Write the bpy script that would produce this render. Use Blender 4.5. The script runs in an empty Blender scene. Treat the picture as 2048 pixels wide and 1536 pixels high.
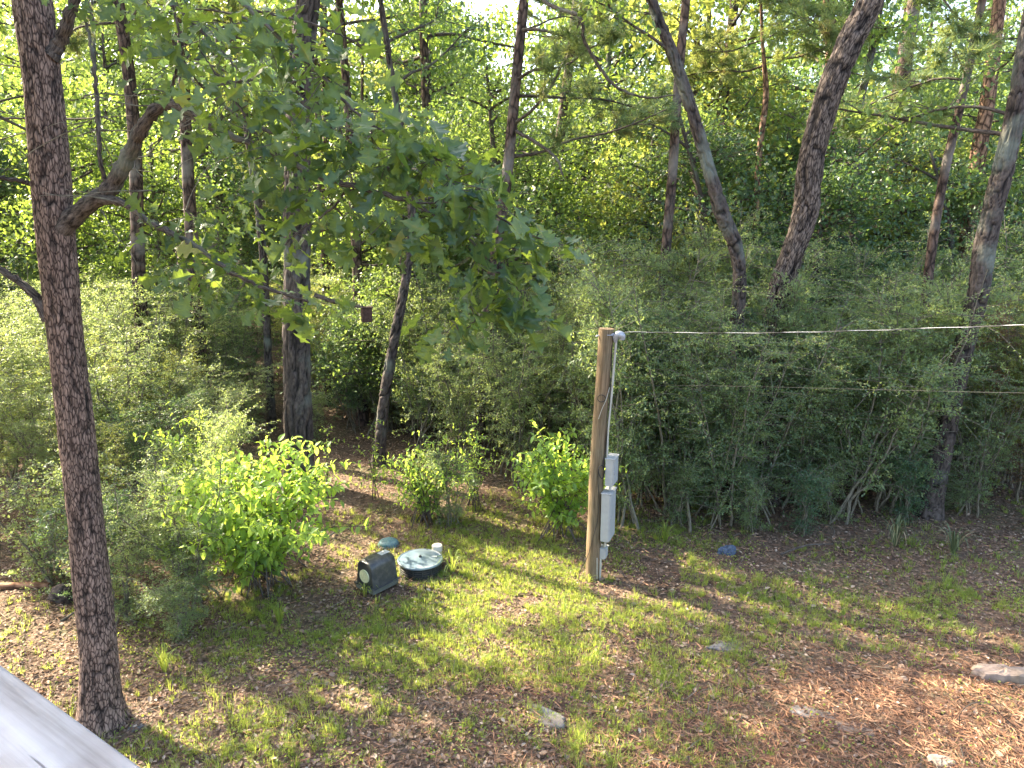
import bpy, math, random
import numpy as np
from mathutils import Vector, Matrix

random.seed(7)
SC = bpy.context.scene
COL = SC.collection
R = math.radians

# ------------------------------------------------------------------ camera, sky, sun, exposure
CAM_H, PITCH, FPX = 5.0, R(13.0), 1490.0
cam_d = bpy.data.cameras.new("camera")
cam_d.sensor_width = 36.0
cam_d.lens = 36.0 * FPX / 2048.0
cam_d.clip_start = 0.05
cam_d.clip_end = 1500
cam = bpy.data.objects.new("camera", cam_d)
cam.location = (0, 0, CAM_H)
cam.rotation_euler = (R(90) - PITCH, 0, 0)
COL.objects.link(cam)
SC.camera = cam

SUN_EL, SUN_AZ = R(38), R(-59)          # azimuth from +Y, negative = to the left
S = np.array([math.sin(SUN_AZ) * math.cos(SUN_EL), math.cos(SUN_AZ) * math.cos(SUN_EL), math.sin(SUN_EL)])
w = bpy.data.worlds.new("World")
SC.world = w
w.use_nodes = True
nt = w.node_tree
bg = nt.nodes["Background"]
sky = nt.nodes.new("ShaderNodeTexSky")
sky.sky_type = 'NISHITA'
sky.sun_disc = False
sky.sun_elevation = SUN_EL
sky.sun_rotation = SUN_AZ
sky.air_density = 1.0
sky.dust_density = 4.0
sky.ozone_density = 0.4
nt.links.new(sky.outputs[0], bg.inputs[0])
bg.inputs[1].default_value = 0.15
sd = bpy.data.lights.new("sun", 'SUN')
sd.energy = 4.8
sd.angle = R(0.55)
sd.color = (1.0, 0.87, 0.66)
sun = bpy.data.objects.new("sun", sd)
sun.rotation_euler = Vector(S).to_track_quat('Z', 'Y').to_euler()
sun.location = (-20, 15, 25)
COL.objects.link(sun)
SC.view_settings.view_transform = 'Standard'
SC.view_settings.look = 'None'
SC.view_settings.exposure = 2.7
SC.view_settings.gamma = 1.0
SC.view_settings.use_curve_mapping = False
SC.cycles.use_denoising = True
SC.render.filter_size = 1.1
SC.cycles.max_bounces = 10
SC.cycles.diffuse_bounces = 5
SC.cycles.transmission_bounces = 6
SC.cycles.glossy_bounces = 2
SC.cycles.sample_clamp_indirect = 3

CP, SP = math.cos(PITCH), math.sin(PITCH)


def ray(px, py):
    xv, yv = (px - 1024) / FPX, -(py - 768) / FPX
    return np.array([xv, CP + yv * SP, -SP + yv * CP])


def gp(px, py, z=0.0):
    d = ray(px, py)
    return np.array([0, 0, CAM_H]) + d * ((z - CAM_H) / d[2])


def at(px, py, Y):
    d = ray(px, py)
    return np.array([0, 0, CAM_H]) + d * (Y / d[1])


def zc(p):
    return p[1] * CP - (p[2] - CAM_H) * SP


def pxr(wpx, p):           # a half width in metres for a width in photo pixels at p
    return 0.5 * wpx / FPX * zc(p)


def topx(P):
    P = np.atleast_2d(P)
    z = P[:, 1] * CP - (P[:, 2] - CAM_H) * SP
    yv = P[:, 1] * SP + (P[:, 2] - CAM_H) * CP
    return 1024 + FPX * P[:, 0] / z, 768 - FPX * yv / z


# sun gaps: the forest has openings along these beams (ground or shrub point, radius)
BEAMS = []


def beam(px, py, r, z=0.0, n=1, dx=0, dy=0):
    for i in range(n):
        BEAMS.append((gp(px + dx * i, py + dy * i, z), r))


beam(1060, 1150, .62); beam(1110, 1185, .55); beam(1010, 1110, .4); beam(1200, 1225, .38)
beam(960, 1215, .4); beam(830, 1290, .42); beam(760, 1250, .25); beam(900, 1330, .3); beam(640, 1275, .22)
beam(1410, 1165, .28); beam(1370, 1150, .16); beam(1090, 1095, .2); beam(1330, 1225, .14)
beam(1720, 1190, .22); beam(1500, 1200, .14); beam(1000, 1300, .3)
beam(1830, 1385, .24); beam(1930, 1410, .3); beam(2030, 1440, .3); beam(1990, 1500, .28)
beam(740, 1357, .12); beam(690, 1410, .14); beam(350, 1505, .2); beam(130, 1330, .22)
beam(1060, 1370, .16); beam(1600, 1395, .16); beam(1750, 1430, .14); beam(1500, 1450, .12)
beam(1790, 1275, .16); beam(1900, 1520, .16)
beam(720, 975, .7); beam(800, 950, .5); beam(1010, 1060, .35); beam(640, 1000, .3)
beam(1200, 1320, .15); beam(880, 1440, .16); beam(560, 1400, .12); beam(1300, 1500, .14)
for _q in [(560, 1120, 1.2, .75), (640, 1100, .9, .6), (520, 1080, 1.9, .45), (1130, 1060, 1.0, .42), (1080, 1060, 1.5, .4),
           (880, 1040, .8, .35), (950, 1040, .9, .3)]:
    p_ = gp(_q[0], _q[1]); p_[2] = _q[2]
    BEAMS.append((p_, _q[3]))
BC = np.array([b[0] for b in BEAMS])
BR = np.array([b[1] for b in BEAMS])


def in_beam(P, pad=0.0, tmin=0.8):
    P = np.atleast_2d(P)
    out = np.zeros(len(P), bool)
    for c, r in zip(BC, BR):
        v = P - c
        t = v @ S
        d2 = (v * v).sum(1) - t * t
        out |= (t > tmin) & (d2 < (r + pad) ** 2)
    return out


def thin(P, rng, pad=0.0, p=0.97, tmin=0.8):
    return ~(in_beam(P, pad, tmin) & (rng.random(len(P)) < p))


# ------------------------------------------------------------------ numpy noise
def _h(ix, iy, s):
    n = (ix * 374761393 + iy * 668265263 + s * 1442695041).astype(np.int64) & 0xffffffff
    n = ((n ^ (n >> 13)) * 1274126177) & 0xffffffff
    return ((n ^ (n >> 16)) & 0xffff) / 65535.0


def vnoise(x, y, s=0, per=None):
    xi, yi = np.floor(x).astype(np.int64), np.floor(y).astype(np.int64)
    fx, fy = x - xi, y - yi
    fx, fy = fx * fx * (3 - 2 * fx), fy * fy * (3 - 2 * fy)
    w_ = (lambda a: a % per) if per else (lambda a: a)
    a, b = _h(w_(xi), yi, s), _h(w_(xi + 1), yi, s)
    c, d = _h(w_(xi), yi + 1, s), _h(w_(xi + 1), yi + 1, s)
    return (a * (1 - fx) + b * fx) * (1 - fy) + (c * (1 - fx) + d * fx) * fy


def fbm(x, y, s=0, o=4):
    v, a, t = 0, .5, 0
    for i in range(o):
        v = v + a * vnoise(x * 2 ** i, y * 2 ** i, s + i)
        t += a
        a *= .5
    return v / t


def worley(u, v, per, s=0):
    iu, iv = np.floor(u).astype(np.int64), np.floor(v).astype(np.int64)
    f1 = np.full(u.shape, 9.0)
    f2 = np.full(u.shape, 9.0)
    idd = np.zeros(u.shape)
    for a in (-1, 0, 1):
        for b in (-1, 0, 1):
            cu, cv = iu + a, iv + b
            cm = cu % per
            x = cu + .5 + (_h(cm, cv, s) - .5) * .9
            y = cv + .5 + (_h(cm, cv, s + 5) - .5) * .9
            d = np.hypot(u - x, v - y)
            nr = d < f1
            f2 = np.where(nr, f1, np.minimum(f2, d))
            idd = np.where(nr, _h(cm, cv, s + 9), idd)
            f1 = np.where(nr, d, f1)
    return f2 - f1, idd


def gz(x, y):
    x, y = np.asarray(x, float), np.asarray(y, float)
    return (fbm(x * .45 + 40, y * .45 + 40, 3) - .5) * .16 + (fbm(x * 1.7 + 9, y * 1.7 + 9, 8, 3) - .5) * .06


# ------------------------------------------------------------------ geometry collector
class Geo:
    def __init__(self):
        self.v, self.f, self.m, self.a, self.uv, self.n = [], [], [], [], [], 0

    def add(self, V, F, mat=0, var=None, uv=None):
        V = np.asarray(V, np.float32).reshape(-1, 3)
        F = np.asarray(F, np.int64)
        self.v.append(V)
        self.f.append(F + self.n)
        self.m.append(np.full(len(F), mat, np.int32))
        self.a.append(np.full(len(V), .5, np.float32) if var is None else np.broadcast_to(np.asarray(var, np.float32), (len(V),)))
        self.uv.append(np.zeros((len(V), 2), np.float32) if uv is None else np.asarray(uv, np.float32))
        self.n += len(V)

    def mesh(self, name, mats, off=(0, 0, 0), smooth=False):
        V = np.concatenate(self.v) - np.asarray(off, np.float32)
        me = bpy.data.meshes.new(name)
        tot = np.concatenate([np.full(len(f), f.shape[1], np.int32) for f in self.f])
        idx = np.concatenate([f.reshape(-1) for f in self.f]).astype(np.int32)
        me.vertices.add(len(V))
        me.vertices.foreach_set("co", V.astype(np.float32).reshape(-1))
        me.loops.add(len(idx))
        me.loops.foreach_set("vertex_index", idx)
        me.polygons.add(len(tot))
        st = np.concatenate([[0], np.cumsum(tot)[:-1]]).astype(np.int32)
        me.polygons.foreach_set("loop_start", st)
        me.polygons.foreach_set("loop_total", tot)
        me.polygons.foreach_set("material_index", np.concatenate(self.m))
        me.polygons.foreach_set("use_smooth", np.full(len(tot), smooth))
        me.update(calc_edges=True)
        uvl = me.uv_layers.new(name="UVMap")
        uvl.data.foreach_set("uv", np.concatenate(self.uv)[idx].reshape(-1))
        at_ = me.attributes.new("var", 'FLOAT', 'POINT')
        at_.data.foreach_set("value", np.concatenate(self.a).astype(np.float32))
        for m in (mats if isinstance(mats, (list, tuple)) else [mats]):
            me.materials.append(m)
        return me


def catmull(P, n):
    P = np.asarray(P, float)
    if len(P) == 2:
        t = np.linspace(0, 1, n)[:, None]
        return P[0] * (1 - t) + P[1] * t
    Q = np.vstack([2 * P[0] - P[1], P, 2 * P[-1] - P[-2]])
    k = len(P) - 1
    t = np.linspace(0, k, n)
    i = np.minimum(t.astype(int), k - 1)
    f = (t - i)[:, None]
    a, b, c, d = Q[i], Q[i + 1], Q[i + 2], Q[i + 3]
    return .5 * (2 * b + (c - a) * f + (2 * a - 5 * b + 4 * c - d) * f ** 2 + (-a + 3 * b - 3 * c + d) * f ** 3)


def tube(g, P, rad, k=8, n=None, mat=0, cap=True, var=.5, bark=None, seed=0):
    """swept tube; bark = (plate width, plate length, depth) gives real relief, the crack depth goes to 'var'"""
    P = np.asarray(P, float)
    if n is None:
        n = len(P)
    rad = np.interp(np.linspace(0, 1, n), np.linspace(0, 1, len(np.atleast_1d(rad))), np.atleast_1d(rad)) if np.ndim(rad) else np.full(n, rad)
    C = catmull(P, n)
    T = np.gradient(C, axis=0)
    T /= np.linalg.norm(T, axis=1)[:, None] + 1e-9
    ref = np.array([0, 1.0, 0]) if abs(T[0][1]) < .9 else np.array([0, 0, 1.0])
    N = np.zeros_like(C)
    x = ref - T[0] * (ref @ T[0])
    x /= np.linalg.norm(x)
    for i in range(n):
        x = x - T[i] * (x @ T[i])
        x /= np.linalg.norm(x) + 1e-9
        N[i] = x
    B = np.cross(T, N)
    th = np.linspace(0, 2 * np.pi, k, endpoint=False)
    L = np.concatenate([[0], np.cumsum(np.linalg.norm(np.diff(C, axis=0), axis=1))])
    rr = rad[:, None] * np.ones(k)[None]
    vv = np.full((n, k), var, float)
    circ = 2 * np.pi * rad.mean()
    U = np.broadcast_to(th / (2 * np.pi) * circ, (n, k))
    Vc = np.broadcast_to(L[:, None], (n, k))
    if bark:
        per = max(4, int(round(circ / bark[0])))
        u = th[None] / (2 * np.pi) * per + 1.1 * (vnoise(th[None] / (2 * np.pi) * 6 + 0 * Vc, Vc / bark[1] * .9, seed + 3, 6) - .5)
        v = Vc / bark[1]
        e, idd = worley(u, v * .8, per, seed)
        u0 = th[None] / (2 * np.pi) * per + 0 * Vc
        wu = 1.6 * (vnoise(u0 * .5, v * 1.3, seed + 3, max(2, per // 2)) - .5)
        n1 = vnoise(u0 + wu, v, seed + 11, per)
        n2 = vnoise(u0 * 2 + wu, v * 1.7 + 7, seed + 23, per * 2)
        cr1 = np.clip(np.abs(n1 - .5) / .13, 0, 1)
        cr2 = np.clip(np.abs(n2 - .5) / .15, 0, 1)
        hgt = np.clip(cr1 * (.45 + .55 * cr2), 0, 1)
        hgt = hgt * hgt * (3 - 2 * hgt)
        hgt = hgt * (.8 + .2 * np.clip(e / .25, 0, 1))
        hgt = hgt * (.75 + .5 * vnoise(th[None] / (2 * np.pi) * 5 + 0 * Vc, Vc * 2.1, seed + 17, 5))
        big = vnoise(th[None] / (2 * np.pi) * 4 + 0 * Vc, Vc * 1.3, seed + 7, 4) - .5
        rr = rr + (hgt - .6) * bark[2] + big * rad[:, None] * .13
        vv = np.clip(hgt * .85 + (idd - .5) * .3 * hgt, 0, 1)
    V = C[:, None] + rr[..., None] * (np.cos(th)[None, :, None] * N[:, None] + np.sin(th)[None, :, None] * B[:, None])
    i, j = np.meshgrid(np.arange(n - 1), np.arange(k), indexing='ij')
    j2 = (j + 1) % k
    F = np.stack([i * k + j, i * k + j2, (i + 1) * k + j2, (i + 1) * k + j], -1).reshape(-1, 4)
    g.add(V, F, mat, vv.reshape(-1), np.stack([U, Vc], -1).reshape(-1, 2))
    if cap:
        for e_, ring in ((0, V[0]), (n - 1, V[-1])):
            g.add(np.vstack([ring, C[e_]]), [[a, (a + 1) % k, k] if e_ else [(a + 1) % k, a, k] for a in range(k)], mat, .5)
    return C


def prisms(g, A, Bp, ra, rb, mat=0, var=.5):
    A, Bp = np.atleast_2d(A), np.atleast_2d(Bp)
    n = len(A)
    if n == 0:
        return
    T = Bp - A
    T /= np.linalg.norm(T, axis=1)[:, None] + 1e-9
    ref = np.where(np.abs(T[:, 2:3]) < .9, np.array([[0, 0, 1.0]]), np.array([[1.0, 0, 0]]))
    N = np.cross(T, ref)
    N /= np.linalg.norm(N, axis=1)[:, None] + 1e-9
    B = np.cross(T, N)
    V = np.zeros((n, 6, 3))
    ra, rb = np.broadcast_to(ra, (n,)), np.broadcast_to(rb, (n,))
    for q in range(3):
        a = q * 2 * np.pi / 3
        d = N * math.cos(a) + B * math.sin(a)
        V[:, q] = A + d * ra[:, None]
        V[:, q + 3] = Bp + d * rb[:, None]
    F = np.array([[0, 1, 4, 3], [1, 2, 5, 4], [2, 0, 3, 5]])
    F = (np.arange(n)[:, None, None] * 6 + F[None]).reshape(-1, 4)
    g.add(V, F, mat, var)


# leaf templates: x across, y along, z normal; unit length
KITE = (np.array([[0, 0, 0], [-.27, .45, .06], [0, 1, -.06], [.27, .45, .06]]), np.array([[0, 2, 1], [0, 3, 2]]))
OVAL = (np.array([[0, 0, 0], [-.2, .25, .03], [-.22, .65, .02], [0, 1, -.08], [.22, .65, .02], [.2, .25, .03]]),
        np.array([[0, 3, 2], [0, 2, 1], [0, 4, 3], [0, 5, 4]]))
STAR = (np.array([[0, 0, 0], [-.12, .32, .03], [-.5, .3, -.02], [-.2, .5, .03], [-.34, .85, -.03], [-.07, .66, .02], [0, 1.05, -.05],
                  [.07, .66, .02], [.34, .85, -.03], [.2, .5, .03], [.5, .3, -.02], [.12, .32, .03]]),
        np.array([[0, 3, 1], [1, 3, 2], [0, 5, 3], [3, 5, 4], [0, 7, 5], [5, 7, 6], [0, 9, 7], [7, 9, 8], [0, 11, 9], [9, 11, 10]]))


def unit(V):
    return V / (np.linalg.norm(V, axis=-1, keepdims=True) + 1e-9)


def leaves(g, P, D, Nn, size, tpl, mat=0, var=None, width=1.0):
    n = len(P)
    if n == 0:
        return
    D = unit(D)
    X = unit(np.cross(D, Nn))
    Z = np.cross(X, D)
    size = np.broadcast_to(size, (n,))
    tv, tf = tpl
    V = P[:, None] + size[:, None, None] * (tv[None, :, 0:1] * width * X[:, None] + tv[None, :, 1:2] * D[:, None] + tv[None, :, 2:3] * Z[:, None])
    F = (np.arange(n)[:, None, None] * len(tv) + tf[None]).reshape(-1, tf.shape[1])
    var = np.random.random(n) if var is None else np.broadcast_to(var, (n,))
    g.add(V, F, mat, np.repeat(var, len(tv)))


# ------------------------------------------------------------------ objects
WLOC = {}


def props(o, label=None, cat=None, group=None, kind=None):
    if label: o["label"] = label
    if cat: o["category"] = cat
    if group: o["group"] = group
    if kind: o["kind"] = kind
    return o


def thing(name, label, cat, loc=(0, 0, 0), group=None):
    o = bpy.data.objects.new(name, None)
    o.empty_display_size = .1
    COL.objects.link(o)
    o.location = tuple(float(a) for a in loc)
    WLOC[o] = np.asarray(loc, float)
    return props(o, label, cat, group)


def part(name, g, mats, parent=None, smooth=False, kind=None, label=None):
    off = WLOC[parent] if parent is not None else np.zeros(3)
    me = g.mesh(name, mats, off, smooth) if isinstance(g, Geo) else g
    o = bpy.data.objects.new(name, me)
    COL.objects.link(o)
    if parent is not None:
        o.parent = parent
        WLOC[o] = off
    if kind: o["kind"] = kind
    if label: o["label"] = label
    return o


def single(name, g, mats, label=None, cat=None, group=None, kind=None, smooth=False, loc=None):
    if loc is None:
        loc = np.zeros(3)
    me = g.mesh(name, mats, loc, smooth)
    o = bpy.data.objects.new(name, me)
    o.location = tuple(float(a) for a in loc)
    COL.objects.link(o)
    WLOC[o] = np.asarray(loc, float)
    return props(o, label, cat, group, kind)


# ------------------------------------------------------------------ materials
def mat(name):
    m = bpy.data.materials.new(name)
    m.use_nodes = True
    n = m.node_tree
    return m, n, n.nodes["Principled BSDF"]


def nd(n, t, **kw):
    o = n.nodes.new(t)
    for k, v in kw.items():
        setattr(o, k, v)
    return o


def ramp(n, src, stops):
    r = nd(n, "ShaderNodeValToRGB")
    els = r.color_ramp.elements
    while len(els) < len(stops):
        els.new(.5)
    for e, (p, c) in zip(els, stops):
        e.position = p
        e.color = (*c, 1) if len(c) == 3 else c
    n.links.new(src, r.inputs[0])
    return r


def mixc(n, f, a, b, mode='MIX'):
    m = nd(n, "ShaderNodeMix", data_type='RGBA', blend_type=mode)
    for s, v in ((0, f), (6, a), (7, b)):
        if hasattr(v, "is_linked") or isinstance(v, bpy.types.NodeSocket):
            n.links.new(v, m.inputs[s])
        else:
            m.inputs[s].default_value = v if s == 0 else (*v, 1)
    return m.outputs[2]


def leaf_mat(name, stops, trans, k=.5, rough=.42, spec=.5, hue=None):
    m, n, b = mat(name)
    a = nd(n, "ShaderNodeAttribute", attribute_name="var")
    oi = nd(n, "ShaderNodeObjectInfo")
    ad = nd(n, "ShaderNodeMath", operation='MULTIPLY_ADD')
    n.links.new(oi.outputs["Random"], ad.inputs[0])
    ad.inputs[1].default_value = .25
    n.links.new(a.outputs["Fac"], ad.inputs[2])
    sb = nd(n, "ShaderNodeMath", operation='SUBTRACT')
    n.links.new(ad.outputs[0], sb.inputs[0])
    sb.inputs[1].default_value = .12
    r = ramp(n, sb.outputs[0], stops)
    n.links.new(r.outputs[0], b.inputs["Base Color"])
    b.inputs["Roughness"].default_value = rough
    b.inputs["Specular IOR Level"].default_value = spec
    t = nd(n, "ShaderNodeBsdfTranslucent")
    tc = mixc(n, 1.0, r.outputs[0], trans, 'MULTIPLY')
    tr = ramp(n, sb.outputs[0], [(0, tuple(c * .7 for c in trans)), (1, tuple(min(1, c * 1.25) for c in trans))])
    n.links.new(tr.outputs[0], t.inputs[0])
    mx = nd(n, "ShaderNodeMixShader")
    mx.inputs[0].default_value = k
    n.links.new(b.outputs[0], mx.inputs[1])
    n.links.new(t.outputs[0], mx.inputs[2])
    n.links.new(mx.outputs[0], n.nodes["Material Output"].inputs[0])
    return m


def bark_mat(name, dark, light, su=20, sv=5, relief=False, streak=False, fine=None, moss=None, bump=.6, dist=.015):
    m, n, b = mat(name)
    tc = nd(n, "ShaderNodeTexCoord")
    ob = nd(n, "ShaderNodeObjectInfo")
    mp = nd(n, "ShaderNodeMapping")
    n.links.new(tc.outputs["UV"], mp.inputs[0])
    mp.inputs["Scale"].default_value = (su, sv, 1)
    nz = nd(n, "ShaderNodeTexNoise")
    nz.inputs["Scale"].default_value = 1.2
    nz.inputs["Detail"].default_value = 6
    nz.inputs["Roughness"].default_value = .7
    n.links.new(mp.outputs[0], nz.inputs[0])
    if relief:
        a = nd(n, "ShaderNodeAttribute", attribute_name="var")
        h = a.outputs["Fac"]
    elif streak:
        mr = nd(n, "ShaderNodeMapRange")
        mr.inputs[1].default_value = .35
        mr.inputs[2].default_value = .68
        n.links.new(nz.outputs[0], mr.inputs[0])
        h = mr.outputs[0]
    else:
        wv = mixc(n, .35, mp.outputs[0], nz.outputs["Color"])
        vo = nd(n, "ShaderNodeTexVoronoi", feature='DISTANCE_TO_EDGE')
        vo.inputs["Scale"].default_value = 1.3
        n.links.new(wv, vo.inputs[0])
        mr = nd(n, "ShaderNodeMapRange")
        mr.inputs[2].default_value = .3
        n.links.new(vo.outputs[0], mr.inputs[0])
        h = mr.outputs[0]
    cr = ramp(n, h, [(0, dark), (.35, tuple(.5 * (a_ + b_) for a_, b_ in zip(dark, light))), (.9, light)])
    nz2 = nd(n, "ShaderNodeTexNoise")
    nz2.inputs["Scale"].default_value = 1.3
    nz2.inputs["Detail"].default_value = 5
    n.links.new(tc.outputs["UV"], nz2.inputs[0])
    rr = ramp(n, nz.outputs[0], [(.34, (.35, .35, .35)), (.5, (.85, .85, .85)), (.68, (1.3, 1.3, 1.3))])
    c = mixc(n, 1.0, cr.outputs[0], rr.outputs[0], 'MULTIPLY')
    if fine:         # small flakes on top of the modelled plates
        mp2 = nd(n, "ShaderNodeMapping")
        n.links.new(tc.outputs["UV"], mp2.inputs[0])
        mp2.inputs["Scale"].default_value = (fine[0], fine[1], 1)
        wn = nd(n, "ShaderNodeTexNoise")
        wn.inputs["Scale"].default_value = .6
        wn.inputs["Detail"].default_value = 3
        n.links.new(mp2.outputs[0], wn.inputs[0])
        v2 = nd(n, "ShaderNodeTexVoronoi", feature='DISTANCE_TO_EDGE')
        n.links.new(mixc(n, .3, mp2.outputs[0], wn.outputs["Color"]), v2.inputs[0])
        v2.inputs["Scale"].default_value = 1.4
        fr = ramp(n, v2.outputs[0], [(.02, (.22, .2, .2)), (.16, (1, 1, 1)), (.5, (1.15, 1.12, 1.1))])
        c = mixc(n, 1.0, c, fr.outputs[0], 'MULTIPLY')
    if moss:
        mr2 = ramp(n, nz2.outputs[0], [(.52, (0, 0, 0)), (.66, (.75, .75, .75))])
        c = mixc(n, mr2.outputs[0], c, moss)
    n.links.new(c, b.inputs["Base Color"])
    b.inputs["Roughness"].default_value = .9
    b.inputs["Specular IOR Level"].default_value = .2
    bp = nd(n, "ShaderNodeBump")
    bp.inputs["Strength"].default_value = bump
    bp.inputs["Distance"].default_value = dist
    hs = nd(n, "ShaderNodeMath", operation='MULTIPLY_ADD')
    n.links.new(nz.outputs[0], hs.inputs[0])
    hs.inputs[1].default_value = .6
    n.links.new(h, hs.inputs[2])
    n.links.new(hs.outputs[0], bp.inputs["Height"])
    n.links.new(bp.outputs[0], b.inputs["Normal"])
    return m


def plain(name, col, rough=.6, spec=.4, var=.25, scale=30, metal=0, bump=.15, dirt=None):
    m, n, b = mat(name)
    tc = nd(n, "ShaderNodeTexCoord")
    nz = nd(n, "ShaderNodeTexNoise")
    nz.inputs["Scale"].default_value = scale
    nz.inputs["Detail"].default_value = 6
    n.links.new(tc.outputs["Object"], nz.inputs[0])
    r = ramp(n, nz.outputs[0], [(.3, tuple(c * (1 - var) for c in col)), (.7, tuple(min(1, c * (1 + var)) for c in col))])
    c = r.outputs[0]
    if dirt:
        nz2 = nd(n, "ShaderNodeTexNoise")
        nz2.inputs["Scale"].default_value = scale * .25
        nz2.inputs["Detail"].default_value = 8
        n.links.new(tc.outputs["Object"], nz2.inputs[0])
        f = ramp(n, nz2.outputs[0], [(.45, (0, 0, 0)), (.7, (.7, .7, .7))])
        c = mixc(n, f.outputs[0], c, dirt)
    n.links.new(c, b.inputs["Base Color"])
    b.inputs["Roughness"].default_value = rough
    b.inputs["Specular IOR Level"].default_value = spec
    b.inputs["Metallic"].default_value = metal
    if bump:
        bp = nd(n, "ShaderNodeBump")
        bp.inputs["Strength"].default_value = bump
        bp.inputs["Distance"].default_value = .004
        n.links.new(nz.outputs[0], bp.inputs["Height"])
        n.links.new(bp.outputs[0], b.inputs["Normal"])
    return m


def var_mat(name, stops, rough=.85, trans=None, k=.3, spec=.3):
    m, n, b = mat(name)
    a = nd(n, "ShaderNodeAttribute", attribute_name="var")
    r = ramp(n, a.outputs["Fac"], stops)
    n.links.new(r.outputs[0], b.inputs["Base Color"])
    b.inputs["Roughness"].default_value = rough
    b.inputs["Specular IOR Level"].default_value = spec
    if trans:
        t = nd(n, "ShaderNodeBsdfTranslucent")
        t.inputs[0].default_value = (*trans, 1)
        mx = nd(n, "ShaderNodeMixShader")
        mx.inputs[0].default_value = k
        n.links.new(b.outputs[0], mx.inputs[1])
        n.links.new(t.outputs[0], mx.inputs[2])
        n.links.new(mx.outputs[0], n.nodes["Material Output"].inputs[0])
    return m


M = {}
M['oak_leaf'] = leaf_mat("oak_leaf", [(0, (.015, .042, .024)), (.5, (.03, .075, .032)), (.9, (.075, .12, .035)), (1, (.2, .17, .04))], (.34, .46, .05), .34, .38, .45)
M['berry_leaf'] = leaf_mat("beautyberry_leaf", [(0, (.08, .18, .05)), (1, (.17, .27, .06))], (.60, .78, .10), .5, .5, .4)
M['tree_leaf'] = leaf_mat("broadleaf", [(0, (.03, .08, .035)), (.7, (.065, .13, .045)), (1, (.12, .17, .04))], (.38, .52, .07), .38, .42, .5)
M['far_leaf'] = leaf_mat("far_leaf", [(0, (.045, .10, .045)), (1, (.12, .18, .06))], (.40, .54, .10), .40, .5, .4)
M['teal_leaf'] = leaf_mat("teal_leaf", [(0, (.03, .075, .05)), (.7, (.055, .115, .06)), (1, (.11, .16, .06))], (.26, .40, .08), .34, .4, .6)
M['gold_leaf'] = leaf_mat("gold_leaf", [(0, (.07, .12, .04)), (.7, (.13, .17, .05)), (1, (.24, .20, .07))], (.50, .54, .10), .42, .5, .4)
M['yaupon_leaf'] = leaf_mat("yaupon_leaf", [(0, (.055, .11, .07)), (.7, (.13, .19, .105)), (1, (.24, .27, .11))], (.46, .56, .14), .45, .42, .5)
M['dead_leaf'] = leaf_mat("dead_leaf", [(0, (.10, .06, .035)), (1, (.26, .17, .09))], (.36, .22, .10), .3, .7, .2)
M['pine_needle'] = leaf_mat("pine_needle", [(0, (.07, .14, .07)), (.8, (.15, .24, .09)), (.9, (.22, .17, .08)), (1, (.28, .17, .09))], (.45, .50, .12), .35, .45, .5)
M['oak_bark'] = bark_mat("oak_bark", (.05, .036, .03), (.27, .185, .145), 70, 12, True, fine=(50, 13), bump=.5, dist=.008)
M['ridge_bark'] = bark_mat("ridge_bark", (.012, .010, .010), (.19, .15, .125), 40, 9, True, fine=(34, 7), bump=.5, dist=.01)
M['dark_bark'] = bark_mat("dark_bark", (.012, .010, .010), (.10, .08, .07), 26, 7, True, moss=(.16, .18, .15), bump=.6)
M['pine_bark'] = bark_mat("pine_bark", (.025, .018, .016), (.15, .10, .08), 14, 5, moss=(.22, .20, .18))
M['red_bark'] = bark_mat("red_pine_bark", (.05, .028, .02), (.40, .24, .16), 12, 5)
M['twig'] = bark_mat("twig_bark", (.05, .04, .035), (.16, .13, .11), 60, 9, streak=True)
M['grey_twig'] = bark_mat("grey_twig_bark", (.09, .08, .06), (.27, .24, .18), 60, 9, streak=True)

# ------------------------------------------------------------------ ground
def ground_mat():
    m, n, b = mat("forest_floor")
    g = nd(n, "ShaderNodeNewGeometry")
    nz = nd(n, "ShaderNodeTexNoise")
    nz.inputs["Scale"].default_value = .8
    nz.inputs["Detail"].default_value = 9
    nz.inputs["Roughness"].default_value = .65
    n.links.new(g.outputs["Position"], nz.inputs[0])
    vo = nd(n, "ShaderNodeTexVoronoi")
    vo.inputs["Scale"].default_value = 22
    n.links.new(g.outputs["Position"], vo.inputs[0])
    c1 = ramp(n, nz.outputs[0], [(.3, (.07, .05, .038)), (.5, (.13, .095, .07)), (.62, (.11, .10, .06)), (.75, (.07, .085, .035))])
    c2 = ramp(n, vo.outputs["Color"], [(0, (.5, .5, .5)), (1, (1.5, 1.4, 1.3))])
    c = mixc(n, 1.0, c1.outputs[0], c2.outputs[0], 'MULTIPLY')
    n.links.new(c, b.inputs["Base Color"])
    b.inputs["Roughness"].default_value = .95
    b.inputs["Specular IOR Level"].default_value = .15
    bp = nd(n, "ShaderNodeBump")
    bp.inputs["Distance"].default_value = .02
    n.links.new(vo.outputs["Distance"], bp.inputs["Height"])
    n.links.new(bp.outputs[0], b.inputs["Normal"])
    return m


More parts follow.
